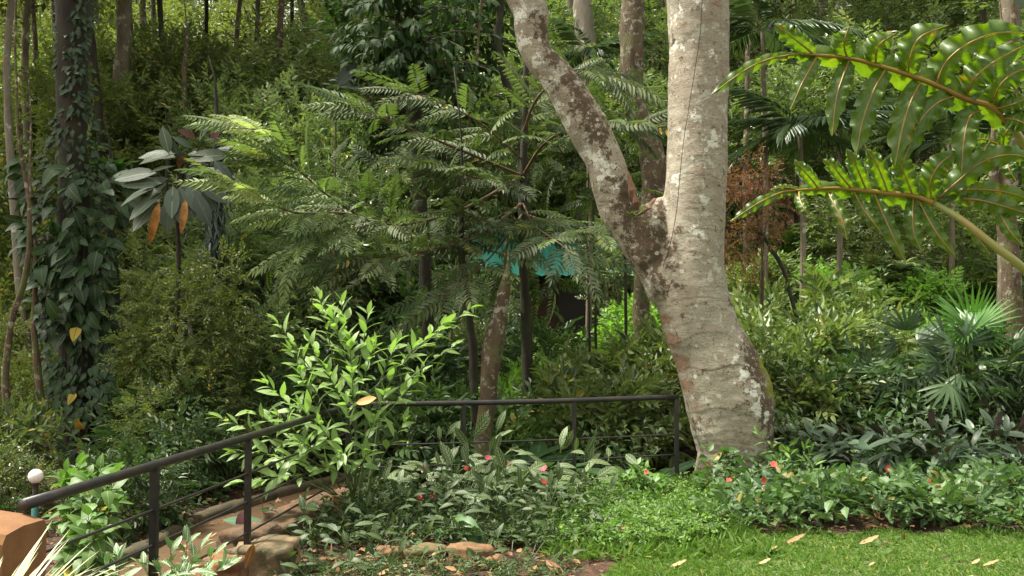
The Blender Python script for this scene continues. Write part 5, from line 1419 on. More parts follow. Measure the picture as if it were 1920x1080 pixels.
# -- big dark banana-like leaves behind the level railing
ban = lmesh('leaf_banana', leafg(.62, .17, 7, .18, .35, 'ellip', .02, .15), [M_BANANA, TWIGG])
cal = lmesh('leaf_ribbed', leafg(.55, .23, 7, .14, .25, 'ellip', .015, .12), [M_CALBIG, TWIGG])
def rosette(name, label, x, y, me_list, n, sc, up=.8, spread=1.0, cat='plant', seed=0, tilt=-.3, mcol=None, group=None, azr=(0, 6.283), z0=0.0, part='leaf', upm=.9):
    r = np.random.default_rng(seed)
    t = thing(name, label, cat, (x, y, gz(x, y) + z0), group)
    L = Leafy(t, part)
    for i in range(n):
        a = azr[0] + (azr[1] - azr[0]) * ((i + .3 * r.random()) / n) if azr[1] - azr[0] < 6 else i * 2.4 + r.uniform(-.3, .3)
        e = up * (1 - .6 * i / n) + r.normal(0, .12)
        d = np.array([math.cos(a) * spread, math.sin(a) * spread, e])
        upv = np.array([-math.cos(a) * e, -math.sin(a) * e + tilt, upm]) 
        L.add(me_list[r.integers(len(me_list))], (.03 * math.cos(a), .03 * math.sin(a), .02), d, upv, sc * r.uniform(.7, 1.12), mcol)
    L.build(); return t
rosette('banana_plant', 'clump of broad dark paddle leaves behind the middle of the level railing', XG(1000, 9.5), 9.5, [ban], 16, 1.15, up=1.2, seed=1, z0=.25)
rosette('banana_plant', 'clump of broad dark paddle leaves right of the reddish young trunk', XG(945, 9.9), 9.9, [ban], 12, 1.1, up=1.2, seed=2, z0=.25)
rosette('banana_plant', 'upright paddle leaved clump above the rail left of the reddish young trunk', XG(860, 10.4), 10.4, [ban], 9, 1.2, up=1.6, seed=3)
rosette('banana_plant', 'low paddle leaved clump near the last post of the level railing', XG(1215, 9.6), 9.6, [ban], 7, .9, up=.9, seed=4, z0=.2)
rosette('ribbed_leaf_plant', 'plant with finely ribbed grey green leaves beside the clay path', XG(560, 8.4), 8.4, [cal], 6, 1.0, up=.7, seed=5)
rosette('ribbed_leaf_plant', 'ribbed leaved plant behind the first rods of the level railing', XG(685, 8.9), 8.9, [cal], 6, 1.0, up=1.2, seed=6)

# -- plants by the terracotta wall
HB = thing('broad_leaved_shrub', 'soft green broad leaved shrub between the wall and the slanting railing', 'shrub', (XG(150, 5.9), 5.9, gz(XG(150, 5.9), 5.9)))
o0 = np.array(HB.location); L = Leafy(HB); stg = []
M_HIB = leafmat('leaf_soft_green', (.06, .13, .025), (.11, .2, .045), .45, .28, rib=(.2, .34, .1), ribw=.03, old=(.5, .42, .05), oldat=.97)
hib = [lmesh('leaf_soft_%d' % k, leafg(.15, .10, 3, .15, [.3, .6][k], 'ovate', .03, .04, tint=.4 * k), [M_HIB, TWIGG]) for k in range(2)]
for i in range(26):
    x, y = rng.uniform(112, 215), rng.uniform(890, 1075)
    if i < 4: x, y = [(150, 880), (122, 910), (190, 885), (130, 890)][i]
    Y = 5.8 + rng.uniform(-.35, .4)
    tip = np.array(P(x, y, Y)) - o0
    stg.append(shoot(L, tip * (.25, .25, .2), tip, hib, 9, t0=.45, ang=70, sc=.95, r0=.007, droop=.2))
L.build(); obj('stems', merge(stg), TWIGG, HB)

vg = [lmesh('blade_%d' % k, leafg(.5, .012, 7, .15, [.35, .6, .15][k], 'strap', 0, 0, tint=.3 * k), [M_VARIEG, TWIGG]) for k in range(3)]
gx, gy = -1.78, 2.95
t = thing('striped_grass_clump', 'cream striped grass clump in front of the terracotta wall', 'plant', (gx, gy, gz(gx, gy) - .03))
L = Leafy(t, 'blade')
for i in range(230):
    a = rng.uniform(0, 6.28); e = rng.uniform(.45, 1.5)
    L.add(vg[i % 3], (.05 * math.cos(a), .05 * math.sin(a), 0), (math.cos(a) + .35, math.sin(a), e), (-math.cos(a) * e, -math.sin(a) * e, 1), rng.uniform(.65, 1.1))
L.build()

crl = [lmesh('leaf_croton_%d' % k, leafg(.17, .055, 4, .2, [.2, .4][k], 'ellip', .03, .02, tint=.4 * k), [M_CROTON, TWIGG]) for k in range(2)]
def shootplant(name, label, px_, Y, tips, meshes, n, sc=1.0, cat='plant', mat=TWIGG, r0=.005, droop=.1, ang=55, t0=.3, flowers=None, group=None, cols=None, tops=(0, 0)):
    x = XG(px_, Y)
    t = thing(name, label, cat, (x, Y, gz(x, Y)), group)
    o0 = np.array(t.location); L = Leafy(t); stg = []
    for tip in tips:
        q = np.array(P(tip[0], tip[1], tip[2] if len(tip) > 2 else Y + rng.uniform(-.25, .2))) - o0
        q[2] = max(q[2], .05)
        b = np.array([q[0] * .35, q[1] * .35, 0.0]) + rv(.02); b[2] = 0
        stg.append(shoot(L, b, q, meshes, n, t0=t0, ang=ang, sc=sc, r0=r0, droop=droop, cols=cols))
    L.build()
    obj('stems', merge(stg), mat, t)
    if flowers:
        for (fx, fy, fm, fs) in flowers:
            q = np.array(P(fx, fy, Y - .32)) - o0
            o = link('flower', fm, t, M=Matrix.Translation(q) @ Matrix.Rotation(R(65 + rng.uniform(-25, 20)), 4, 'X') @ Matrix.Rotation(rng.uniform(-.6, .6), 4, 'Y') @ Matrix.Scale(fs * 1.05, 4))
    return t
shootplant('cream_veined_plant', 'low plant with cream veined leaves at the bottom edge under the slanting railing', 335, 4.7, [(290, 1050), (320, 1035), (350, 1020), (375, 1030), (400, 1045), (330, 1070), (300, 1075), (415, 1060), (360, 1060), (270, 1065)], crl, 6, .8)
shootplant('cream_veined_plant', 'slim cream veined sprig left of the low cream veined plant', 215, 4.9, [(215, 1035), (200, 1060), (225, 1050)], crl, 6, .75)

# -- flowers
def flowerg():
    gs = []
    for k in range(5):
        a = k * 2 * math.pi / 5
        g = leafg(.024, .026, 2, .1, .1, 'obov')
        Rm = orient(np.array([[math.cos(a), math.sin(a), .25]]), Z3)
        gs.append(inst(g, Rm, np.zeros((1, 3)), np.ones(1)))
    return merge(gs)
fl = {k: lmesh('flower_' + k, flowerg(), [m]) for k, m in (('red', M_REDF), ('pink', M_PINKF), ('mag', M_MAGF), ('pale', M_PALEF))}
imp = [lmesh('leaf_soft_ovate_%d' % k, leafg(.12, .065, 3, .2, [.2, .45][k], 'ovate', .0, .02, tint=.4 * k), [M_IMPA, TWIGG]) for k in range(2)]
def around(px_, y0, y1, wx, n): return [(px_ + rng.uniform(-wx, wx), rng.uniform(y0, y1)) for _ in range(n)]
F = fl
shootplant('flowering_plant', 'coral flowered plant at the foot of the forked tree', 1410, 8.15, around(1410, 895, 985, 65, 17), imp, 7, .95, flowers=[(1367, 901, F['red'], 1.1), (1415, 904, F['red'], 1.1), (1432, 900, F['red'], 1.25), (1433, 915, F['pale'], 1.1), (1411, 914, F['pale'], .9), (1373, 948, F['pink'], 1.1), (1397, 948, F['pink'], 1.25), (1399, 997, F['pink'], 1), (1383, 990, F['pink'], .8)])
shootplant('flowering_plant', 'small red flowered plant right beside the forked tree trunk', 1455, 8.5, around(1455, 860, 925, 25, 8), imp, 7, .95, flowers=[(1451, 871, F['red'], 1.4)])
shootplant('flowering_plant', 'pale magenta flowered plant between the two coral flowered ones on the right', 1570, 8.2, around(1565, 895, 985, 55, 14), imp, 7, .95, flowers=[(1578, 904, F['mag'], 1.3), (1560, 916, F['mag'], .9)])
shootplant('flowering_plant', 'coral flowered plant with its two flowers one above the other in mid bed', 1665, 8.2, around(1665, 870, 985, 55, 17), imp, 7, 1.05, flowers=[(1665, 879, F['red'], 1.4), (1662, 934, F['red'], 1.5)])
shootplant('flowering_plant', 'coral flowered plant in the right part of the bed left of the pink one', 1740, 8.3, around(1740, 885, 990, 45, 13), imp, 7, 1.05, flowers=[(1740, 901, F['red'], 1.5), (1733, 908, F['red'], 1)])
shootplant('flowering_plant', 'pink flowered plant nearest the right edge of the bed', 1800, 8.3, around(1805, 900, 990, 55, 13), imp, 7, 1.05, flowers=[(1788, 923, F['pink'], 1.5), (1790, 931, F['pale'], 1)])
shootplant('leafy_plant', 'flowerless leafy plant at the right edge of the lawn', 1885, 8.3, around(1885, 900, 990, 45, 13), imp, 7, 1.1)
shootplant('flowering_plant', 'pink flowered plant in front of the middle post of the level railing', 1020, 8.0, around(1010, 880, 1010, 60, 18), imp, 7, .95, flowers=[(1018, 876, F['pink'], 1.5), (1022, 901, F['red'], 1.5), (992, 940, F['pale'], 1), (978, 919, F['pale'], .6)])
shootplant('flowering_plant', 'red flowered plant behind the patterned leaves left of the reddish young trunk', 850, 8.1, around(850, 880, 1000, 50, 12), imp, 7, .95, flowers=[(876, 878, F['red'], 1.3), (797, 872, F['red'], .9), (793, 884, F['pale'], .8), (811, 931, F['red'], 1), (787, 932, F['red'], 1)])
shootplant('flowering_plant', 'pink flowered plant under the reddish young trunk', 940, 8.2, around(945, 875, 960, 40, 10), imp, 7, .9, flowers=[(915, 858, F['pink'], 1), (951, 869, F['pink'], 1.1), (836, 932, F['red'], .9)])
shootplant('flowering_plant', 'faint coral flowered plant in front of the last rods of the railing', 1210, 8.4, around(1200, 880, 930, 45, 10), imp, 7, 1.0, flowers=[(1212, 885, F['red'], .9)], cols=lambda: (1.25, 1.35, .8))
shootplant('leafy_plant', 'spreading soft leaved plant between the lawn and the last post', 1275, 7.5, around(1265, 950, 1020, 55, 16), imp, 7, 1.0)
shootplant('leafy_plant', 'yellow green young plant in front of the last rods of the railing', 1180, 8.5, around(1180, 870, 900, 25, 6), imp, 6, 1.1, cols=lambda: (1.5, 1.7, .8))
shootplant('leafy_plant', 'round leaved sprig above the brown fallen leaf', 1050, 7.1, [(1035, 1005), (1060, 1000), (1020, 1025), (1045, 1020)], imp, 4, 1.1, cols=lambda: (1.4, 1.4, 1.2))

# -- patterned clumps (zebra leaves)
zeb = [lmesh('leaf_zebra_%d' % k, leafg(.19, .062, 5, .15, [.1, .4][k], 'ellip', .01, .05, tint=.4 * k), [M_ZEBRA, TWIGG]) for k in range(2)]
fer = [lmesh('leaf_pattern_dark_%d' % k, leafg(.12, .045, 3, .2, [.2, .5][k], 'ellip', .01, .04, tint=.4 * k), [M_ZEBRAD, TWIGG]) for k in range(2)]
def clump(label, px_, Y, n, h, me_, wid=.16, seed=0, name='patterned_plant', sc=1.0, facing=-.8, vmin=.6):
    r = np.random.default_rng(seed)
    x = XG(px_, Y); t = thing(name, label, 'plant', (x, Y, gz(x, Y))); L = Leafy(t); stg = []
    for i in range(n):
        b = np.array([r.normal(0, wid * .5), r.normal(0, wid * .4), 0]); hh = h * r.uniform(.3, 1.0)
        top = b * 2.0 + np.array([r.normal(0, wid * .6), r.normal(-.04, wid * .5), hh])
        lean_ = 1.5 if hh < .9 * h else .45
        d = np.array([r.normal(0, lean_), r.normal(-.3, .6 * lean_), 0.5 if hh < .9 * h else 1.0])
        L.add(me_[r.integers(len(me_))], top, d, (r.normal(0, .4), facing * (1 if hh > .9 * h else .6), .3 if hh > .9 * h else .9), sc * r.uniform(.65, 1.2))
        stg.append(tube([b - (0, 0, .03), top], .0028, 3))
    obj('stems', merge(stg), TWIGG, t); L.build(); return t
ZP = [(925, 8.15, 12, .66, 'tallest zebra striped plant in front of the reddish young trunk'), (850, 8.0, 26, .58, 'zebra striped clump left of the reddish young trunk'), (965, 8.0, 24, .5, 'zebra striped clump right of the reddish young trunk'), (1075, 8.1, 14, .52, 'zebra striped clump by the middle post of the level railing'),
      (895, 7.7, 26, .42, 'low zebra striped clump in the middle of the bed'), (800, 7.9, 18, .42, 'zebra striped clump beside the stems of the bright shrub'), (1120, 8.2, 10, .4, 'small zebra striped clump between the last two posts')]
for i, (px_, Y, n, h, lab) in enumerate(ZP): clump(lab, px_, Y, n, h, zeb, .2, 100 + i)
FP = [(780, 7.3, 26, .34, 'dark patterned clump behind the edging stones on the left'), (860, 7.2, 30, .36, 'dark patterned clump above the two mossy edging stones'), (950, 7.2, 34, .38, 'dark patterned clump behind the brown edging stone'), (1010, 7.3, 30, .36, 'dark patterned clump left of the lawn tip'),
      (1060, 7.5, 24, .32, 'dark patterned clump behind the round leaved sprig'), (910, 7.5, 30, .42, 'dark patterned clump in the centre of the bed'), (700, 7.0, 20, .26, 'dark patterned clump at the foot of the bright shrub'), (640, 6.7, 14, .22, 'dark patterned clump right of the stone block'), (730, 6.6, 14, .18, 'small patterned clump on the bare soil'),
      (610, 5.9, 14, .16, 'patterned seedling clump right of the stone block at the bottom edge'), (560, 6.9, 14, .3, 'dark patterned clump behind the stone block'), (830, 7.6, 26, .4, 'dark patterned clump under the zebra striped leaves'), (1100, 7.7, 18, .25, 'dark patterned clump in the grassy ground cover')]
for i, (px_, Y, n, h, lab) in enumerate(FP): clump(lab, px_, Y, n, h, fer, .2, 130 + i, facing=-.6)
for i, (px_, Y, lab) in enumerate([(590, 6.2, 'patterned seedling beside the stone block'), (660, 6.25, 'low patterned clump on the soil left of the small brown stone'), (700, 6.1, 'low patterned seedling in front of the small brown stone'), (770, 6.05, 'patterned seedling in front of the mossy edging stone'), (840, 6.0, 'patterned seedling between the mossy and the large edging stone'), (960, 6.3, 'leafy low clump right of the small round stone'), (990, 6.15, 'leafy low clump at the left tip of the lawn'),
    (1020, 6.6, 'low patterned clump left of the round leaved sprig'), (620, 6.9, 'patterned clump under the left stems of the bright shrub'), (560, 6.3, 'low patterned clump touching the stone block'), (945, 6.8, 'patterned clump behind the small round stone'), (1075, 6.9, 'leafy clump right of the round leaved sprig')]): clump(lab, px_, Y, 7, .12, fer, .13, 160 + i, facing=-.4, sc=.8)
# glossy round leaved plant over the edging stones
M_BIGG = leafmat('leaf_green_big', (.04, .105, .028), (.075, .165, .04), .4, .25, rib=(.13, .24, .09), ribw=.03, side=((.03, .11, .03), 7, 3, .3))
byg = lmesh('leaf_round_big', leafg(.17, .10, 4, .12, .3, 'ovate', .02, .04), [M_BIGG, TWIGG])
t = thing('glossy_leaved_plant', 'plant with glossy green leaves hanging over the edging stones', 'plant', (XG(860, 7.0), 7.0, 0)); L = Leafy(t); o0 = np.array(t.location)
for (bx, by, tx, ty, s) in ((835, 985, 815, 1022, 1), (855, 1000, 845, 1040, .9), (865, 1002, 872, 1038, .8), (872, 985, 918, 1032, 1.5), (862, 985, 905, 1000, 1.2), (870, 1000, 900, 1036, 1.1), (790, 1005, 770, 1030, .9), (740, 1020, 736, 1038, .6), (760, 1020, 768, 1035, .7), (860, 975, 900, 985, 1.1), (850, 975, 880, 965, .8)):
    a, b = np.array(P(bx, by, 6.75)), np.array(P(tx, ty, 6.6))
    L.add(byg, a - o0, b - a, (0, -.9, .7), s * .85)
L.build()

# -- grey broad leaved clumps on the right, strap leaves
brd = [lmesh('leaf_grey_broad_%d' % k, leafg(.30, .085, 5, .2, [.35, .15][k], 'ellip', .02, .05, tint=.4 * k), [M_BROAD, TWIGG]) for k in range(2)]
BR = [(1560, 8.9, 16, 'grey broad leaved clump nearest the forked tree'), (1640, 8.7, 18, 'grey broad leaved clump behind the coral flower in mid bed'), (1700, 9.2, 18, 'grey broad leaved clump under the lower fans of the dark palm'), (1780, 8.8, 18, 'grey broad leaved clump behind the pink flower'), (1860, 9.2, 16, 'tall grey broad leaved clump near the right edge'),
      (1910, 8.8, 16, 'grey broad leaved clump cut by the right edge'), (1600, 9.6, 14, 'grey broad leaved clump with one flat pale leaf'), (1830, 10.0, 16, 'grey broad leaved clump behind the others at the right'), (1510, 9.4, 12, 'small grey broad leaved clump close to the trunk'), (1750, 10.0, 16, 'grey broad leaved clump below the bright fan leaf')]
for i, (px_, Y, n, lab) in enumerate(BR):
    shootplant('broad_leaved_clump', lab, px_, Y, [(px_ + rng.uniform(-62, 62), rng.uniform(800, 905) - (Y - 8.8) * 26) for _ in range(7)], brd, 6, 1.05, t0=.35, droop=.25, ang=78, cols=lambda: (1, 1, 1))
# soft light leaved shrubs, leaf by leaf
soft = [lmesh('leaf_soft_grey_%d' % k, leafg(.11, .05, 2, .2, [.25, .5][k], 'ovate', 0, .015, tint=.4 * k), [leafmat('leaf_soft_grey', (.07, .13, .055), (.13, .2, .09), .42, .25, rib=(.16, .22, .11), ribw=.04), TWIGG]) for k in range(2)]
SF = [(1500, 9.0, [(1460, 800), (1490, 790), (1520, 800), (1475, 840), (1510, 850), (1440, 770), (1540, 830), (1470, 770), (1500, 880), (1450, 850), (1530, 870)], 'light veined shrub right of the trunk at the height of the railing'),
      (1700, 9.3, [(1640, 770), (1680, 760), (1720, 750), (1660, 800), (1700, 790), (1740, 770), (1690, 830), (1730, 800)], 'light round leaved shrub right of centre in the right bed'),
      (1830, 9.2, [(1790, 840), (1830, 810), (1850, 800), (1870, 850), (1800, 870), (1840, 850), (1900, 880)], 'light round leaved shrub in the right bed near the edge'),
      (1520, 10.3, [(1430, 700), (1460, 660), (1500, 650), (1540, 680), (1480, 720), (1520, 730), (1560, 700), (1450, 740), (1500, 690)], 'grey green leafy shrub level with the moss covered bulge'),
      (1450, 11.0, [(1390, 560), (1420, 580), (1450, 570), (1480, 600), (1420, 620), (1460, 640), (1400, 610), (1500, 590)], 'grey green leafy shrub by the trunk under the russet shrub'),
      (1560, 11.2, [(1510, 600), (1550, 580), (1590, 600), (1620, 630), (1540, 640), (1580, 650), (1600, 610), (1640, 600)], 'paler leafy shrub in the middle of the right bank'),
      (1150, 9.9, [(1090, 800), (1130, 790), (1170, 800), (1210, 790), (1110, 840), (1150, 840), (1190, 830), (1230, 850), (1130, 870), (1180, 870)], 'leafy shrub seen through the rods at the right end of the level railing'),
      (1120, 10.8, [(1090, 690), (1130, 680), (1170, 690), (1200, 700), (1100, 730), (1150, 720), (1190, 740), (1220, 720), (1080, 720)], 'leafy shrub just above the level railing beside the forked tree'),
      (1670, 12.4, [(1560, 520), (1600, 500), (1650, 510), (1620, 540), (1580, 560)], 'leafy shrub left of the silver rosette')]
for i, (px_, Y, tips, lab) in enumerate(SF):
    shootplant('leafy_shrub', lab, px_, Y, tips + [(a + rng.uniform(-25, 25), b + rng.uniform(-10, 35)) for a, b in tips], soft, 8, 1.0, cat='shrub', t0=.35, droop=.15, cols=lambda: (1, 1, 1))
# bright palmate sprig at the trunk, patterned lily leaves
shootplant('leafy_plant', 'bright narrow leaved sprig low beside the forked tree trunk', 1500, 8.5, [(1480, 850), (1510, 840), (1530, 870), (1490, 890), (1460, 880), (1540, 890), (1425, 815), (1520, 850)], [lmesh('leaf_narrow_bright', leafg(.17, .035, 3, .2, .3, 'lance', 0, .02), [M_FERN, TWIGG])], 9, .9, ang=65)
shootplant('leafy_plant', 'dark narrow leaved plant left of the right flowering plants', 1610, 8.6, around(1600, 890, 970, 40, 9), [MESHC['leaf_narrow_bright']], 8, .8, ang=60, cols=lambda: (.55, .6, .6))

# -- fan palm and dark rhapis palms
def fang(n=16, L_=.6, W=.035, spread=170, droop=.25, fold=.15):
    gs = []
    for k in range(n):
        a = R(-spread / 2 + spread * k / (n - 1))
        ln = L_ * (.72 + .28 * math.cos(a * .8))
        g = leafg(ln, W, 4, fold, droop, 'strap')
        gs.append(inst(g, orient(np.array([[math.sin(a), math.cos(a), .25 * math.cos(a * 3)]]), Z3 + np.array([0, 0.0, 0])), np.zeros((1, 3)), np.ones(1), np.array([k * .02])))
    return merge(gs)
fan1 = lmesh('fan_bright', fang(22, .58, .038, 210, .2), [M_FANP, TWIGG]); fan2 = lmesh('fan_dark', fang(11, .42, .036, 150, .3), [M_RHAP, TWIGG])
def palm(label, px_, Y, fans, me_, cat='palm'):
    x = XG(px_, Y); t = thing('fan_palm', label, cat, (x, Y, gz(x, Y))); o0 = np.array(t.location); L = Leafy(t, 'fan'); stg = []
    for (fx, fy, dx, dy, dz, s) in fans:
        Yf = Y + rng.uniform(-.25, .2)
        q = np.array(P(fx, fy, Yf)) - o0
        L.add(me_, q, (dx, dy, dz), (dx * -.3, -.8, .6), s)
        stg.append(tube(spline([(q[0] * .15, q[1] * .15, -.05), q * .55 + (0, 0, .1), q], 8), [.011, .01, .009, .008, .007, .006, .005, .004], 5))
    L.build(); obj('stems', merge(stg), TWIGG, t)
palm('bright green fan palm standing above the dark palms on the right', 1810, 10.6, [(1820, 612, .05, -.15, 1, 1.0), (1812, 615, -.75, -.3, .55, .95), (1830, 615, .8, -.3, .5, .9), (1818, 618, .1, -.8, .1, .7)], fan1)
palm('dark narrow fan palm below the bright fan', 1790, 10.2, [(1790, 650, -.5, -.5, .3, 1), (1800, 700, .1, -.7, -.5, 1.1), (1760, 680, -.8, -.4, .1, 1), (1830, 690, .7, -.5, .1, 1), (1780, 720, -.2, -.6, -.7, 1.1), (1850, 720, .6, -.6, -.5, 1), (1810, 640, .4, -.3, .8, 1), (1770, 640, -.4, -.2, .9, 1)], fan2)
palm('dark narrow fan palm left of the bright fan', 1700, 10.4, [(1700, 620, 0, -.3, 1, 1), (1680, 640, -.7, -.4, .4, 1), (1720, 640, .7, -.4, .4, 1), (1690, 680, -.5, -.6, -.3, 1.1), (1720, 690, .4, -.6, -.4, 1), (1660, 700, -.8, -.4, -.1, 1), (1700, 720, 0, -.6, -.7, 1), (1740, 660, .8, -.3, .2, .9)], fan2)
palm('dark fan palm at the lower left of the palm group', 1620, 10.5, [(1630, 690, -.3, -.5, .6, .9), (1600, 700, -.8, -.4, .2, .9), (1650, 710, .6, -.4, .3, .9), (1620, 730, -.2, -.6, -.4, .9), (1590, 720, -.9, -.4, -.1, .8)], fan2)
palm('dark fan palm between the bright fan and the right edge', 1890, 10.8, [(1880, 640, -.3, -.5, .7, .9), (1900, 660, .3, -.5, .5, .9), (1870, 680, -.6, -.5, 0, .9), (1905, 700, .3, -.6, -.5, .9)], fan2)
YS1, YS2, YS3, YS4 = YH(1690, 560, .35), YH(1400, 545, .3), YH(1745, 520, .3), YH(1450, 545, .1)
# -- silver rosettes, striped tuft
slv = [lmesh('leaf_silver_strap', leafg(.42, .045, 5, .2, .45, 'strap'), [M_SILVER, TWIGG])]
rosette('silver_rosette', 'silver white rosette plant above the dark fan palms', XG(1690, YS1), YS1, slv, 40, 1.5, up=1.1, seed=300, z0=.9)
rosette('silver_rosette', 'white leaved rosette left of the silver rosette by the trunk', XG(1400, YS2), YS2, slv, 18, 1.1, up=1.0, seed=301, z0=.8)
rosette('silver_rosette', 'smaller white rosette between the philodendron tips and the silver rosette', XG(1745, YS3), YS3, slv, 18, 1.0, up=1.0, seed=302, z0=.8)
rosette('striped_tuft', 'striped tuft of narrow leaves under the russet shrub', XG(1450, YS4), YS4, [lmesh('leaf_tuft', leafg(.5, .03, 4, .2, .4, 'strap'), [M_LIGHT, TWIGG])], 26, .9, up=1.5, seed=303, z0=.1)
rosette('striped_tuft', 'narrow leaved tuft in the sunlit gap left of the forked tree', XG(1130, 12.6), 12.6, [MESHC['leaf_tuft']], 22, .7, up=1.3, seed=304, z0=.05)
for i, (px_, py_, lab) in enumerate([(1390, 530, 'bright broad leaved plant right of the forked tree below the russet shrub'), (1790, 430, 'glossy broad leaved plant seen under the philodendron stalk'), (1830, 440, 'second glossy broad leaved plant right under the philodendron stalk'), (1640, 520, 'bright broad leaved plant left of the silver rosette'), (1420, 520, 'second bright broad leaved plant right of the forked tree')]):
    Y = YH(px_, py_, .3)
    rosette('broad_leaved_plant', lab, XG(px_, Y), Y, [byg], 22, 2.6, up=1.0, seed=310 + i, z0=.25)
# red flowers scattered on the far bank
for i, (x, y, Y) in enumerate([(x_, y_, YH(x_, y_, .45)) for x_, y_, _ in [(1532, 428, 17), (1516, 438, 17), (1510, 458, 16.5), (1638, 474, 16), (1570, 440, 17.5), (1690, 455, 17), (1860, 425, 17), (1868, 420, 17), (1905, 410, 17), (1848, 440, 16), (1530, 432, 17)]]):
    p = np.array(P(x, y, Y)); g0 = gz(p[0], p[1]); 
    t = thing('red_flowering_stem', 'red flower head in the greenery of the upper right bank', 'flower', (p[0], p[1], g0), 'red flowers on the upper right bank')
    hh = max(.3, p[2] - g0)
    obj('stem', tube([(0, 0, -.05), (0, 0, hh)], .008, 4), TWIGG, t)
    for k in range(5): link('flower', fl['red'], t, M=Matrix.Translation((rng.normal(0, .06), -.03, hh + rng.normal(0, .03))) @ Matrix.Rotation(R(60), 4, 'X') @ Matrix.Scale(1.5, 4))

# -- russet shrub
t = thing('russet_shrub', 'russet brown feathery shrub right of the forked tree', 'shrub', (XG(1415, 12.6), 12.6, gz(XG(1415, 12.6), 12.6))); o0 = np.array(t.location)
rus = sprigs(leafg(.07, .012, 0, .2, .3, 'lance'), 12, .3, ang=50)
for (x, y, n, rad, col) in ((1410, 335, 140, (.38, .36, .3), (1, 1, 1, 1)), (1400, 450, 120, (.5, .4, .5), (.8, .9, .6, 1)), (1450, 400, 60, (.3, .3, .4), (.7, .7, .5, 1))):
    o = link('foliage', to_mesh('foliage_russet', crowng(rus, n, rad, 7, nclump=12, clr=.45), [M_RUSSET, TWIG]), t, loc=Vector(np.array(P(x, y, 12.5)) - o0)); o.color = col
for x, y in ((1410, 330), (1380, 400), (1450, 380)):
    obj('stem', tube(spline([(0, 0, -.1), np.array(P(1430, 470, 12.5)) - o0, np.array(P(x, y, 12.5)) - o0], 8), np.linspace(.02, .006, 8), 5), TWIG, t)

# -- feather palms behind the philodendron
def featherg(n=26, length=1.5, lL=.42, lW=.03, curve=.45, seed=0):
    g = frondg(n, length, lL, lW, curve, seed, ang=60, droopl=.5)
    return g
fea = [lmesh('palm_frond_%d' % k, featherg(24, 1.5, .40, .032, [.45, .7][k], k), [leafmat('leaf_feather_palm', (.03, .06, .03), (.08, .12, .065), .28, .15), TWIG]) for k in range(2)]
for (px_, py_, Y, n, lab, sd_) in ((1500, 250, 15.5, 13, 'feather palm left of the hanging philodendron lobes', 1), (1570, 230, 17, 12, 'feather palm behind the upper philodendron leaf', 2), (1430, 60, 16, 10, 'feather palm at the top right of the upright fork arm', 3), (1780, 270, 17, 11, 'feather palm behind the middle of the philodendron', 4),
                                (1100, 100, 15, 9, 'feather palm between the fork arms at the top', 5)):
    x = XG(px_, Y); t = thing('feather_palm', lab, 'palm', (x, Y, gz(x, Y))); o0 = np.array(t.location); top = np.array(P(px_, py_, Y)) - o0
    L = Leafy(t, 'frond'); r = np.random.default_rng(sd_)
    for i in range(n):
        a = i * 2.4; e = r.uniform(.1, 1.1)
        L.add(fea[i % 2], top, (math.cos(a), math.sin(a), e), (0, 0, 1), r.uniform(.75, 1.05) * (.7 if px_ == 1100 else 1))
    L.build(); obj('trunk', tube(spline([(0, 0, -.2), top * (.5, .5, .5) + (.05, 0, 0), top], 10), np.linspace(.06, .04, 10), 7), B_MOTTLE, t)
ff = lmesh('fern_frond', frondg(14, .7, .2, .03, .5, 3, ang=65), [leafmat('leaf_fern_dark', (.03, .06, .02), (.06, .1, .035), .45, .2), TWIG])
for i, (px_, Y, lab, col, s) in enumerate([(370, 13.5, 'dark feathery fern clump above the slanting handrail', (1, 1, 1), 1.5), (415, 12.0, 'dark fern clump left of the bright shrub', (1.1, 1.1, 1), 1.3), (290, 11.0, 'green fern clump under the slanting handrail', (1.2, 1.5, .9), .9), (1100, 10.3, 'fern clump behind the middle post of the level railing', (1.2, 1.3, 1), .8)]):
    rosette('fern_clump', lab, XG(px_, Y), Y, [ff], 14, s, up=.9, seed=400 + i, mcol=col, part='frond')
for i, (px_, Y, lab, s) in enumerate([(200, 14.0, 'big leaved green plant with a bright top leaf behind the ivy clad tree', 1.6), (240, 10.9, 'broad leaved green plant between the ivy clad tree and the handrail', 1.1), (300, 12.6, 'bright leaved plant above the middle of the slanting handrail', 1.1), (30, 9.6, 'broad green leaved plant at the left edge beside the globe lamp', 1.0), (370, 10.4, 'leafy plant under the slanting handrail by the path', .8)]):
    rosette('broad_leaved_plant', lab, XG(px_, Y), Y, [byg], 24, s * 1.5, up=1.0, seed=420 + i, z0=(4.6 if i == 0 else .15), part='leaf')

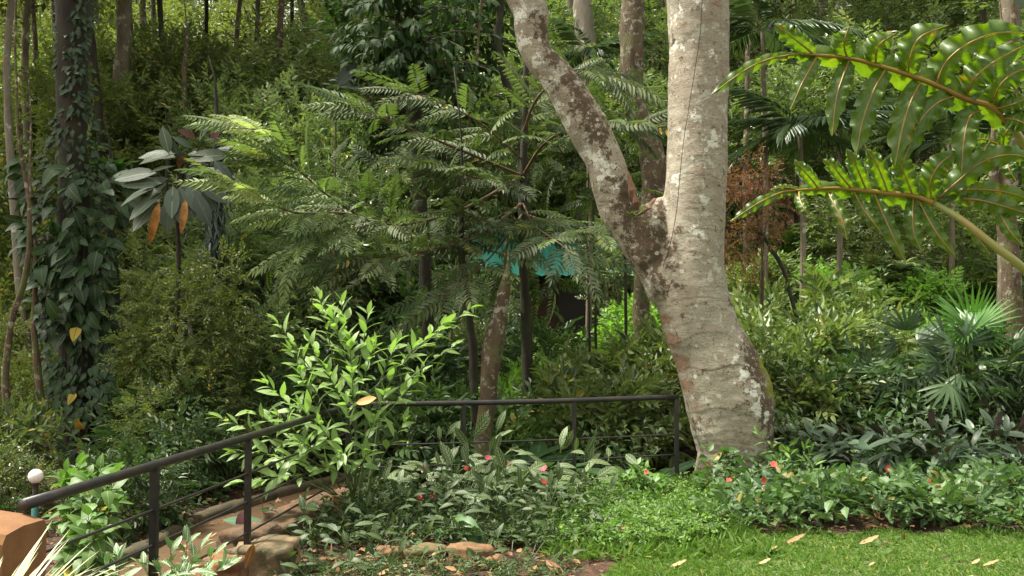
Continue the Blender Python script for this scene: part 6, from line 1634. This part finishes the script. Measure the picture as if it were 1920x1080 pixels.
# -- the philodendron
PY = 3.05
PH = thing('philodendron', 'giant philodendron with deeply lobed backlit leaves reaching in from the right', 'plant', (2.3, 3.35, gz(2.3, 3.35))); po = np.array(PH.location)
def philomat():
    m, N, L, B = newmat('leaf_philodendron')
    at = nd(N, 'ShaderNodeUVMap'); sp = nd(N, 'ShaderNodeSeparateXYZ'); L.new(at.outputs[0], sp.inputs[0])
    au = math_(N, L, 'ABSOLUTE', math_(N, L, 'SUBTRACT', sp.outputs[0], .5))
    n1 = noise_(N, L, 9, 4, .6)
    col = ramp(N, L, n1, [(.3, (.04, .095, .008)), (.7, (.085, .15, .014))])
    ph = math_(N, L, 'SUBTRACT', math_(N, L, 'MULTIPLY', sp.outputs[1], 11), math_(N, L, 'MULTIPLY', au, 4.0))
    f = math_(N, L, 'MULTIPLY', math_(N, L, 'LESS_THAN', math_(N, L, 'FRACT', ph), .1), .22)
    col = mixc(N, L, f, col, (.16, .27, .04))
    n2 = noise_(N, L, 22, 3, .5)
    col = mixc(N, L, ramp(N, L, n2, [(.66, (0, 0, 0)), (.72, (1, 1, 1))]), col, (.2, .16, .02))
    col = mixc(N, L, math_(N, L, 'LESS_THAN', au, .03), col, (.34, .33, .045))
    geo = nd(N, 'ShaderNodeNewGeometry')
    L.new(col, B.inputs['Base Color'])
    L.new(math_(N, L, 'SUBTRACT', .52, math_(N, L, 'MULTIPLY', math_(N, L, 'SUBTRACT', 1.0, geo.outputs['Backfacing']), .28)), B.inputs['Roughness'])
    B.inputs['Coat Weight'].default_value = .35; B.inputs['Coat Roughness'].default_value = .28
    tr = nd(N, 'ShaderNodeBsdfTranslucent'); L.new(mixc(N, L, 1.0, col, (2.3, 2.2, .5), 'MULTIPLY'), tr.inputs[0])
    mx = nd(N, 'ShaderNodeMixShader'); mx.inputs[0].default_value = .42
    L.new(B.outputs[0], mx.inputs[1]); L.new(tr.outputs[0], mx.inputs[2]); L.new(mx.outputs[0], N['Material Output'].inputs[0])
    return m
M_PHIL = philomat()
M_RIBP = plain('philodendron_rib', (.30, .21, .04), .4, c2=(.22, .12, .025), scale=5)
M_STK = plain('philodendron_stalk', (.22, .26, .07), .38, c2=(.3, .22, .06), scale=9)
def lobe(pts, wid, seed, Y0, back=.12, ruffle=1.0, tipw=.35, n=30, lean=0.0):
    wid = wid * 1.12; ruffle = ruffle * 1.3
    """pts px polyline base->tip; wid px full width; the lobe arches in depth"""
    r = np.random.default_rng(seed)
    k = len(pts)
    P3 = [np.array(P(x, y, Y0 - back * math.sin(math.pi * .55 * i / (k - 1)) + lean * i / (k - 1))) - po for i, (x, y) in enumerate(pts)]
    c = spline(P3, n); T = norm(np.gradient(c, axis=0))
    view = norm(c + po - np.array([0, 0, CAM_Z]))
    B_ = norm(np.cross(T, view)); Nn = np.cross(B_, T)        # Nn faces the viewer side or away
    Nn = np.where((Nn * view).sum(-1, keepdims=True) > 0, Nn, -Nn)   # points away from the viewer (upper face)
    w = wid / 2 * Y0 / FPX
    ph = r.uniform(0, 6.28); fr_ = r.uniform(4.6, 5.8)
    V = []; UV = []
    us = np.linspace(-1, 1, 11)
    for i in range(n):
        t = i / (n - 1)
        base = (.72 + .28 * math.sin(math.pi * min(1, t * 1.1))) * (1 if t < .7 else max(.04, max(0.0, math.cos((t - .7) / .3 * math.pi / 2)) ** .75 ))
        for u in us:
            s_ = math.copysign(1, u)
            ruf = math.sin(t * fr_ * 2 * math.pi + ph + (1.3 if u > 0 else 0)) 
            edge = abs(u) ** 2.2
            wl = w * base * (1 + .16 * ruf * edge)
            off = ruffle * w * (.50 * edge * ruf * base + .22 * abs(u) ** 1.5 + .05 * math.sin(t * 30 + u * 3))
            V.append(c[i] + B_[i] * u * wl * (1 - .10 * edge * abs(ruf)) + Nn[i] * off + T[i] * (-.25 * abs(u) ** 1.5 * w * 0))
            UV.append(((u + 1) / 2, t))
    m_ = len(us); F = []
    for i in range(n - 1):
        for j in range(m_ - 1):
            a = i * m_ + j
            F += [(a, a + 1, a + m_ + 1), (a, a + m_ + 1, a + m_)]
    g = G(V, F, UV)
    # orientation: make the upper face (normal along +Nn) the front
    v = g.V; nrm = np.cross(v[F[60][1]] - v[F[60][0]], v[F[60][2]] - v[F[60][0]])
    if nrm @ Nn[3] < 0: g.F = g.F[:, ::-1]
    rib = tube(c - Nn * .0015, np.linspace(.0038, .0012, n), 5, cap=False); rib.M[:] = 1
    return merge([g, rib])
def phil_leaf(mid, lobes, web, seed, label, Yf, petiole):
    root = bpy.data.objects.new('leaf_stalk', None)
    gs = []
    k = len(mid)
    mp = [np.array(P(x, y, Yf(x))) - po for x, y in mid]
    c = spline(mp, 40); n = 40
    T = norm(np.gradient(c, axis=0)); view = norm(c + po - np.array([0, 0, CAM_Z])); B_ = norm(np.cross(T, view)); Nn = np.cross(B_, T)
    Nn = np.where((Nn * view).sum(-1, keepdims=True) > 0, Nn, -Nn)
    V = []; UV = []; us = np.linspace(-1, 1, 9)
    for i in range(n):
        t = i / (n - 1)
        w_ = np.interp(t, [0, .15, .5, .9, 1], web) / 2 * Yf(960) / FPX
        for u in us:
            ruf = math.sin(t * 44 + seed + (2 if u > 0 else 0)); e = abs(u) ** 2
            V.append(c[i] + B_[i] * u * w_ * (1 + .2 * ruf * e) + Nn[i] * (w_ * (.9 * e * (1 if ruf > 0 else .35) * abs(ruf) + .35 * e)))
            UV.append(((u + 1) / 2 * .9 + .05, t * 2))
    F = []
    for i in range(n - 1):
        for j in range(8):
            a = i * 9 + j; F += [(a, a + 1, a + 10), (a, a + 10, a + 9)]
    g = G(V, F, UV); nrm = np.cross(g.V[F[40][1]] - g.V[F[40][0]], g.V[F[40][2]] - g.V[F[40][0]])
    if nrm @ Nn[3] < 0: g.F = g.F[:, ::-1]
    leaf = obj('leaf', g, [M_PHIL, M_RIBP], PH, smooth=True); leaf['label'] = label
    obj('midrib', tube(c - Nn * .004, np.interp(np.linspace(0, 1, n), [0, .1, .5, 1], [.002, .004, .0075, .0115]), 8), M_RIBP, leaf, smooth=True)
    for q, (pts_, wd, *rest) in enumerate(lobes):
        bk = rest[0] if rest else .08; ru = rest[1] if len(rest) > 1 else 1.0
        obj('lobe', lobe(pts_, wd, seed * 31 + q, Yf(pts_[0][0]), bk, ru), [M_PHIL, M_RIBP], leaf, smooth=True)
    pt = [mp[-1]] + [np.array(P(x, y, Y)) - po for x, y, Y in petiole] + [np.array([0.0, 0, petiole_z[seed]])]
    obj('stalk', tube(spline(pt, 24), np.linspace(.0115, .017, 24), 10), M_STK, leaf, smooth=True)
petiole_z = {1: .55, 2: .45, 3: .6}
Yf1 = lambda x: np.interp(x, [1330, 1600, 1920, 2000], [2.75, 2.95, 3.1, 3.15])
phil_leaf([(1472, 104), (1500, 101), (1527, 103), (1589, 109), (1642, 122), (1698, 139), (1755, 160), (1812, 186), (1861, 201), (1892, 233)],
    [([(1478, 104), (1445, 110), (1408, 125), (1370, 150), (1333, 178)], 20, .05, .9),
     ([(1527, 103), (1505, 85), (1480, 66), (1452, 45)], 34), ([(1589, 109), (1583, 90), (1584, 72), (1592, 48)], 42), ([(1642, 121), (1643, 100), (1652, 80), (1680, 62)], 44), ([(1703, 140), (1706, 110), (1725, 70), (1778, 47)], 50),
     ([(1755, 158), (1775, 115), (1815, 82), (1870, 62), (1935, 62)], 54), ([(1812, 184), (1825, 150), (1865, 115), (1940, 75)], 52), ([(1861, 200), (1872, 165), (1900, 138), (1950, 120)], 48), ([(1865, 205), (1900, 195), (1935, 180)], 34),
     ([(1532, 106), (1518, 130), (1503, 158), (1482, 206)], 30), ([(1592, 112), (1580, 145), (1568, 185), (1560, 254)], 36), ([(1660, 130), (1638, 170), (1618, 225), (1605, 292)], 40), ([(1725, 155), (1708, 190), (1692, 240), (1678, 312)], 46),
     ([(1790, 180), (1755, 195), (1720, 235), (1695, 305)], 42), ([(1838, 207), (1818, 220), (1808, 260), (1803, 325)], 40), ([(1880, 222), (1905, 225), (1940, 240)], 36)],
    [7, 26, 54, 74, 54], 1, 'upper deeply lobed leaf with brown midrib', Yf1, [(1920, 269, 3.12), (1990, 380, 3.2), (2080, 560, 3.3)])
Yf2 = lambda x: np.interp(x, [1370, 1700, 1950], [2.95, 3.1, 3.05])
phil_leaf([(1484, 357), (1531, 354), (1570, 353), (1606, 356), (1660, 362), (1710, 367), (1749, 380)],
    [([(1490, 357), (1464, 361), (1425, 379), (1398, 396), (1370, 415)], 18, .04, .9), ([(1500, 357), (1480, 352), (1462, 352), (1445, 356)], 12, .02, 1.2),
     ([(1535, 354), (1520, 335), (1507, 320), (1490, 300)], 24, .1, 1.3), ([(1598, 355), (1578, 332), (1562, 312), (1545, 300)], 24, .1, 1.3), ([(1625, 358), (1613, 330), (1602, 305), (1588, 280)], 28, .1, 1.2), ([(1665, 363), (1655, 335), (1643, 308), (1625, 280)], 32, .1, 1.1),
     ([(1712, 368), (1703, 345), (1690, 310), (1680, 265)], 36), ([(1747, 378), (1745, 340), (1765, 305), (1800, 282)], 40), ([(1750, 380), (1790, 345), (1840, 305), (1890, 290), (1940, 298)], 40),
     ([(1755, 378), (1800, 358), (1850, 356), (1905, 365), (1950, 385)], 30, .05, 1.2), ([(1800, 372), (1840, 376), (1885, 388), (1940, 405)], 30), ([(1868, 385), (1880, 410), (1895, 435), (1918, 462)], 24),
     ([(1498, 359), (1500, 375), (1507, 390), (1517, 404)], 20), ([(1552, 360), (1565, 385), (1580, 415), (1588, 450)], 26), ([(1602, 362), (1615, 385), (1632, 410), (1652, 436)], 24), ([(1640, 366), (1655, 400), (1675, 445), (1698, 492)], 26),
     ([(1712, 372), (1711, 400), (1713, 435), (1728, 472)], 28), ([(1722, 376), (1740, 410), (1762, 445), (1792, 482)], 24), ([(1800, 412), (1822, 432), (1840, 455), (1856, 478)], 18)],
    [6, 22, 40, 54, 42], 2, 'lower deeply lobed leaf with pale curled margins', Yf2, [(1801, 411, 3.03), (1860, 458, 3.0), (1920, 505, 3.0), (2010, 600, 3.1)])
Yf3 = lambda x: 3.5
phil_leaf([(1850, 262), (1880, 275), (1925, 300), (1960, 330)], [([(1855, 265), (1845, 285), (1855, 310)], 26), ([(1880, 275), (1885, 250), (1900, 232)], 26), ([(1900, 288), (1890, 310), (1905, 340)], 26), ([(1852, 262), (1830, 262), (1800, 280)], 24), ([(1925, 298), (1935, 330), (1930, 360)], 30)],
    [5, 14, 24, 28, 24], 3, 'small lobed leaf behind the two big ones', Yf3, [(2010, 420, 3.5)])
obj('stem', tube(spline([(0, 0, -.2), (.05, 0, .3), (-.02, .05, .75)], 10), np.linspace(.07, .05, 10), 10, jitter=.08), B_BROWN, PH, smooth=True)
o = link('leaf', lmesh('leaf_round_edge', leafg(.28, .2, 5, .15, .3, 'heart'), [M_RUBBER, TWIGG]), PH, M=Matrix.Translation(np.array(P(1925, 20, 3.3)) - po) @ Matrix.Rotation(R(100), 4, 'X') @ Matrix.Scale(.5, 4))

# -- hut with turquoise roof
HY = 20.0
hx0, hx1 = XG(880, HY), XG(1190, HY)
HT = thing('garden_hut', 'low brown hut with a turquoise sheet roof half hidden behind the compound leaves', 'hut', ((hx0 + hx1) / 2, HY, 0)); ho = np.array(HT.location)
zt = P(1000, 402, HY).z; ze = P(1000, 512, HY).z - .05
base_z = gz(ho[0], HY) - .6
W2 = (hx1 - hx0) / 2
obj('wall', box(-W2 + .35, W2 - .35, .4, 3.2, base_z, ze + .15), plain('hut_brown', (.075, .035, .018), .9, c2=(.045, .022, .012)), HT)
obj('door', box(.15, .85, .36, .395, base_z, ze - .1), plain('hut_door', (.02, .014, .01), .7), HT)
def roofsheet(x0, x1):
    V = []; F = []; n = int((x1 - x0) / .045)
    for i in range(n + 1):
        x = x0 + (x1 - x0) * i / n; dz = .018 * math.sin(i * math.pi * .5)
        for (y, z) in ((-.15, ze), (1.8, zt)): V += [(x, y, z + dz), (x, y, z + dz - .012)]
    for i in range(n):
        a = i * 4
        F += [(a, a + 4, a + 6), (a, a + 6, a + 2), (a + 1, a + 7, a + 5), (a + 1, a + 3, a + 7), (a, a + 1, a + 5), (a, a + 5, a + 4)]
    return G(V, F)
M_TURQ = plain('turquoise_sheet', (.12, .6, .5), .5, c2=(.08, .42, .34), scale=1.3)
for k in range(5):
    a = -W2 + 2 * W2 * k / 5
    o = obj('roof_sheet', roofsheet(a, a + 2 * W2 / 5 - .01), M_TURQ, HT); o.location.z = .006 * (k % 2)
obj('rear_roof', G([(-W2, 1.82, zt), (W2, 1.82, zt), (W2, 3.6, ze), (-W2, 3.6, ze)], [(0, 1, 2), (0, 2, 3)]), M_TURQ, HT)

# -- stones, stump, fallen leaves
import bmesh
def stone(name, label, px_, py_, Y, size, mat, seed, cat='stone', boxy=.5, zc=None, rotz=0.0):
    bm = bmesh.new(); bmesh.ops.create_icosphere(bm, subdivisions=4, radius=1)
    for v in bm.verts:
        c = v.co; m_ = max(abs(c.x), abs(c.y), abs(c.z)); b = c / m_
        c2 = c.lerp(b, boxy)
        nn = noise.noise(c2 * 1.5 + Vector((seed * 3.1, 0, 0))) * .2 + noise.noise(c2 * 5 + Vector((0, seed, 0))) * .07 + noise.noise(c2 * 14 + Vector((0, seed, 5))) * .025
        v.co = Vector((c2.x * size[0], c2.y * size[1], c2.z * size[2])) * (1 + nn)
    me = bpy.data.meshes.new(name); bm.to_mesh(me); bm.free(); me.materials.append(mat)
    for p in me.polygons: p.use_smooth = True
    o = link(name, me); q = P(px_, py_, Y); o.location = q if zc is None else (q.x, Y, zc); o.rotation_euler = (0, 0, rotz)
    tagit(o, label, cat); return o
stone('stone_block', 'weathered stone block carrying the second post of the slanting railing', 495, 1052, 6.05, (.22, .2, .13), M_STONE, 1, boxy=.75)
stone('stone_block', 'orange topped stone block left of the post block', 428, 1062, 5.9, (.15, .2, .09), plain('stone_orange', (.24, .11, .04), .9, c2=(.10, .06, .03), scale=8, bump=.8), 2, boxy=.7)
stone('edging_stone', 'small brown stone left of the mossy edging stones', 732, 1044, 6.35, (.11, .08, .075), M_STONEB, 3)
stone('edging_stone', 'mossy dark edging stone', 797, 1046, 6.4, (.18, .10, .09), plain('stone_green', (.10, .09, .03), .9, c2=(.16, .11, .05), scale=10, bump=.7), 4)
stone('edging_stone', 'large brown edging stone under the glossy leaved plant', 882, 1046, 6.4, (.18, .10, .095), M_STONEB, 5, boxy=.6)
stone('edging_stone', 'small round brown stone right of the large edging stone', 930, 1060, 6.3, (.08, .07, .07), M_STONEB, 6)
for i, (x, y, Y, sx, lab) in enumerate([(560, 975, 7.3, .3, 'earthy stone in the retaining edge behind the stone block'), (600, 955, 7.7, .28, 'earthy stone in the retaining edge under the bright shrub'), (530, 1000, 6.9, .28, 'earthy stone in the retaining edge next to the stone block'), (470, 1015, 6.4, .25, 'earthy stone in the retaining edge left of the post'), (640, 945, 8.0, .25, 'last earthy stone of the retaining edge at the railing corner')]):
    stone('retaining_stone', lab, x, y, Y, (sx, .16, .11), plain('stone_earth_%d' % i, (.15, .08, .04), .95, c2=(.05, .038, .02), scale=9, bump=.9), 10 + i, boxy=.6, rotz=1.2)
g = tube(spline([(0, 0, -.15), (.01, 0, .1), (.015, .01, .22)], 7), [.075, .072, .068, .066, .064, .062, .06], 12, jitter=.06)
o = obj('wooden_stump', g, plain('stump_wood', (.26, .13, .05), .9, c2=(.15, .08, .035), scale=14, bump=.8), smooth=False); q = P(632, 985, 7.45); o.location = (q.x, 7.45, gz(q.x, 7.45))
tagit(o, 'short wooden stump at the foot of the bright shrub', 'stump')
tl = lmesh('fallen_leaf_tan', leafg(.13, .05, 6, .45, -.45, 'ellip', .08, .02), [M_TANL, TWIG]); bw = lmesh('fallen_leaf_brown', leafg(.2, .065, 6, .5, -.45, 'ellip', .08, .02), [M_BROWNL, TWIG])
FLV = [(1350, 985, 'large tan leaf propped upright at the edge of the lawn', tl, (.15, .1, 1), 1.25, (0, -1, .3)), (1250, 1055, 'pale round fallen leaf on the lawn left of centre', tl, (1, -.1, .05), .8, None), (1600, 1014, 'long tan fallen leaf along the border of the lawn', tl, (1, 0, .05), 1.05, None), (1425, 1027, 'tan fallen leaf on the lawn behind the small pale one', tl, (1, -.2, .05), .7, None),
       (1415, 1050, 'small pale fallen leaf in the middle of the lawn', tl, (1, .1, .05), .6, None), (1465, 1012, 'brown leaf at the border of the lawn under the coral flowered plant', bw, (1, .1, .05), .7, None), (1020, 1062, 'orange brown fallen leaf at the left tip of the lawn', bw, (.6, -.5, -.5), .9, (0, -.9, .5)), (1685, 1015, 'upright brown leaf at the lawn border right of the long tan leaf', bw, (.2, 0, 1), .6, (0, -1, .2)),
       (1810, 1050, 'small tan leaf on the lawn at the right', tl, (1, .3, .05), .5, None), (1830, 1053, 'brown leaf beside the small tan leaf on the lawn', bw, (1, -.2, .05), .5, None), (1900, 1050, 'tan fallen leaf near the right edge of the lawn', tl, (1, -.5, .05), .5, None), (1915, 1010, 'orange leaf at the right end of the lawn border', bw, (1, 0, .1), .6, None), (1800, 1076, 'pale scrap of leaf at the bottom edge of the lawn', tl, (1, 0, .05), .35, None),
       (1620, 1053, 'tiny pale leaf on the open lawn', tl, (1, .4, .05), .35, None), (559, 1035, 'tan oval leaf hanging beside the stone block', tl, (.0, .1, -1), 1.0, (0, -1, .2)), (458, 1055, 'big curled brown leaf leaning on the stone block', bw, (.35, .1, 1), .85, (0.3, -1, .4)), (449, 985, 'dark maroon leaf standing against the lowest rod', rbm, (.05, .1, 1), .42, (0, -1, .2)),
       (645, 1065, 'pale litter leaf on the bare soil at the bottom', tl, (1, -.3, .05), .6, None), (700, 1075, 'brown litter leaf on the bare soil at the bottom', bw, (1, .2, .05), .6, None), (1150, 1015, 'twisted brown leaf in the ground cover', bw, (.8, .3, .3), .45, (0, -.8, .5)), (1292, 962, 'pinkish dead leaf below the last post', bw, (1, 0, .1), .5, None), (940, 1040, 'slim pale leaf hanging over the round stone', tl, (.3, -.2, -1), .45, (0, -1, .3)),
       (848, 1055, 'thin tan leaf lying between the stones', bw, (.3, .5, -.4), .5, None), (1475, 560, '', None, None, 0, None)]
for (x, y, lab, me_, d, s, up) in FLV:
    if me_ is None: continue
    if up is None:
        v = (y - 600) / FPX; Y = 1.66 / v; q = Vector((XG(x, Y), Y, gz(XG(x, Y), Y) + .03)); up_ = (.2, -.3, 1)
    else:
        Y = {1350: 7.3, 1020: 6.0, 1685: 6.9, 559: 6.1, 458: 5.7, 449: 6.5, 1150: 6.8, 940: 6.2}.get(x, 6.5); q = P(x, y + (15 if d[2] > .5 else -15), Y); up_ = up
    q3 = orient(np.array([d], float), np.array(up_, float))[0] * s
    o = link('fallen_leaf', me_, M=Matrix(((*q3[0], q.x), (*q3[1], q.y), (*q3[2], q.z), (0, 0, 0, 1)))); tagit(o, lab, 'leaf')

# -- filler in the bed: low ground cover, longer grass, dark low leaves
def _bc(*a, **kw):
    o = cover(*a, **kw); o.color = (.78, .82, .78, 1); return o
def bedcover(name, label, n, pxr, Yr, sprg, mats, **kw):
    return _bc(name, label, n, pxr, Yr, sprg, mats, dens=lambda x, y: bedmask(x, y), **kw)
cover('ground_cover', 'small leaved weeds dotted over the bare soil at the bottom edge', 420, (540, 1120), (5.6, 6.25), cs, [M_COVERD, TWIGG], seed=14, tall=.05, sc=(.4, .9), flat=.7, lift=.02, dens=lambda x, y: (seg_dist(x, y) < -.1) & (x < .4))
bedcover('ground_cover', 'light green creeping cover between the middle post and the lawn', 1500, (1040, 1340), (6.6, 8.9), cs, [M_COVER, TWIGG], seed=11, tall=.12, sc=(.6, 1.1), flat=.9)
bedcover('ground_cover', 'dark low leaves under the patterned clumps', 1700, (560, 1120), (6.6, 8.6), cs, [M_COVERD, TWIGG], seed=12, tall=.14, sc=(.6, 1.2), flat=.9)
bedcover('ground_cover', 'dark green low leaves under the flowering plants of the right bed', 2300, (1330, 2080), (7.15, 9.6), SPC, [M_IMPA, TWIGG], seed=13, tall=.34, sc=(.4, 1.3), flat=.9)
blades(9000, (.25, 1.9), lambda x: 6.3 + 0 * x, lambda x: 8.6 + 0 * x, .11, .009, M_GRASS, 'grass', 'longer grass running wild between the lawn and the level railing', lean=1.1)
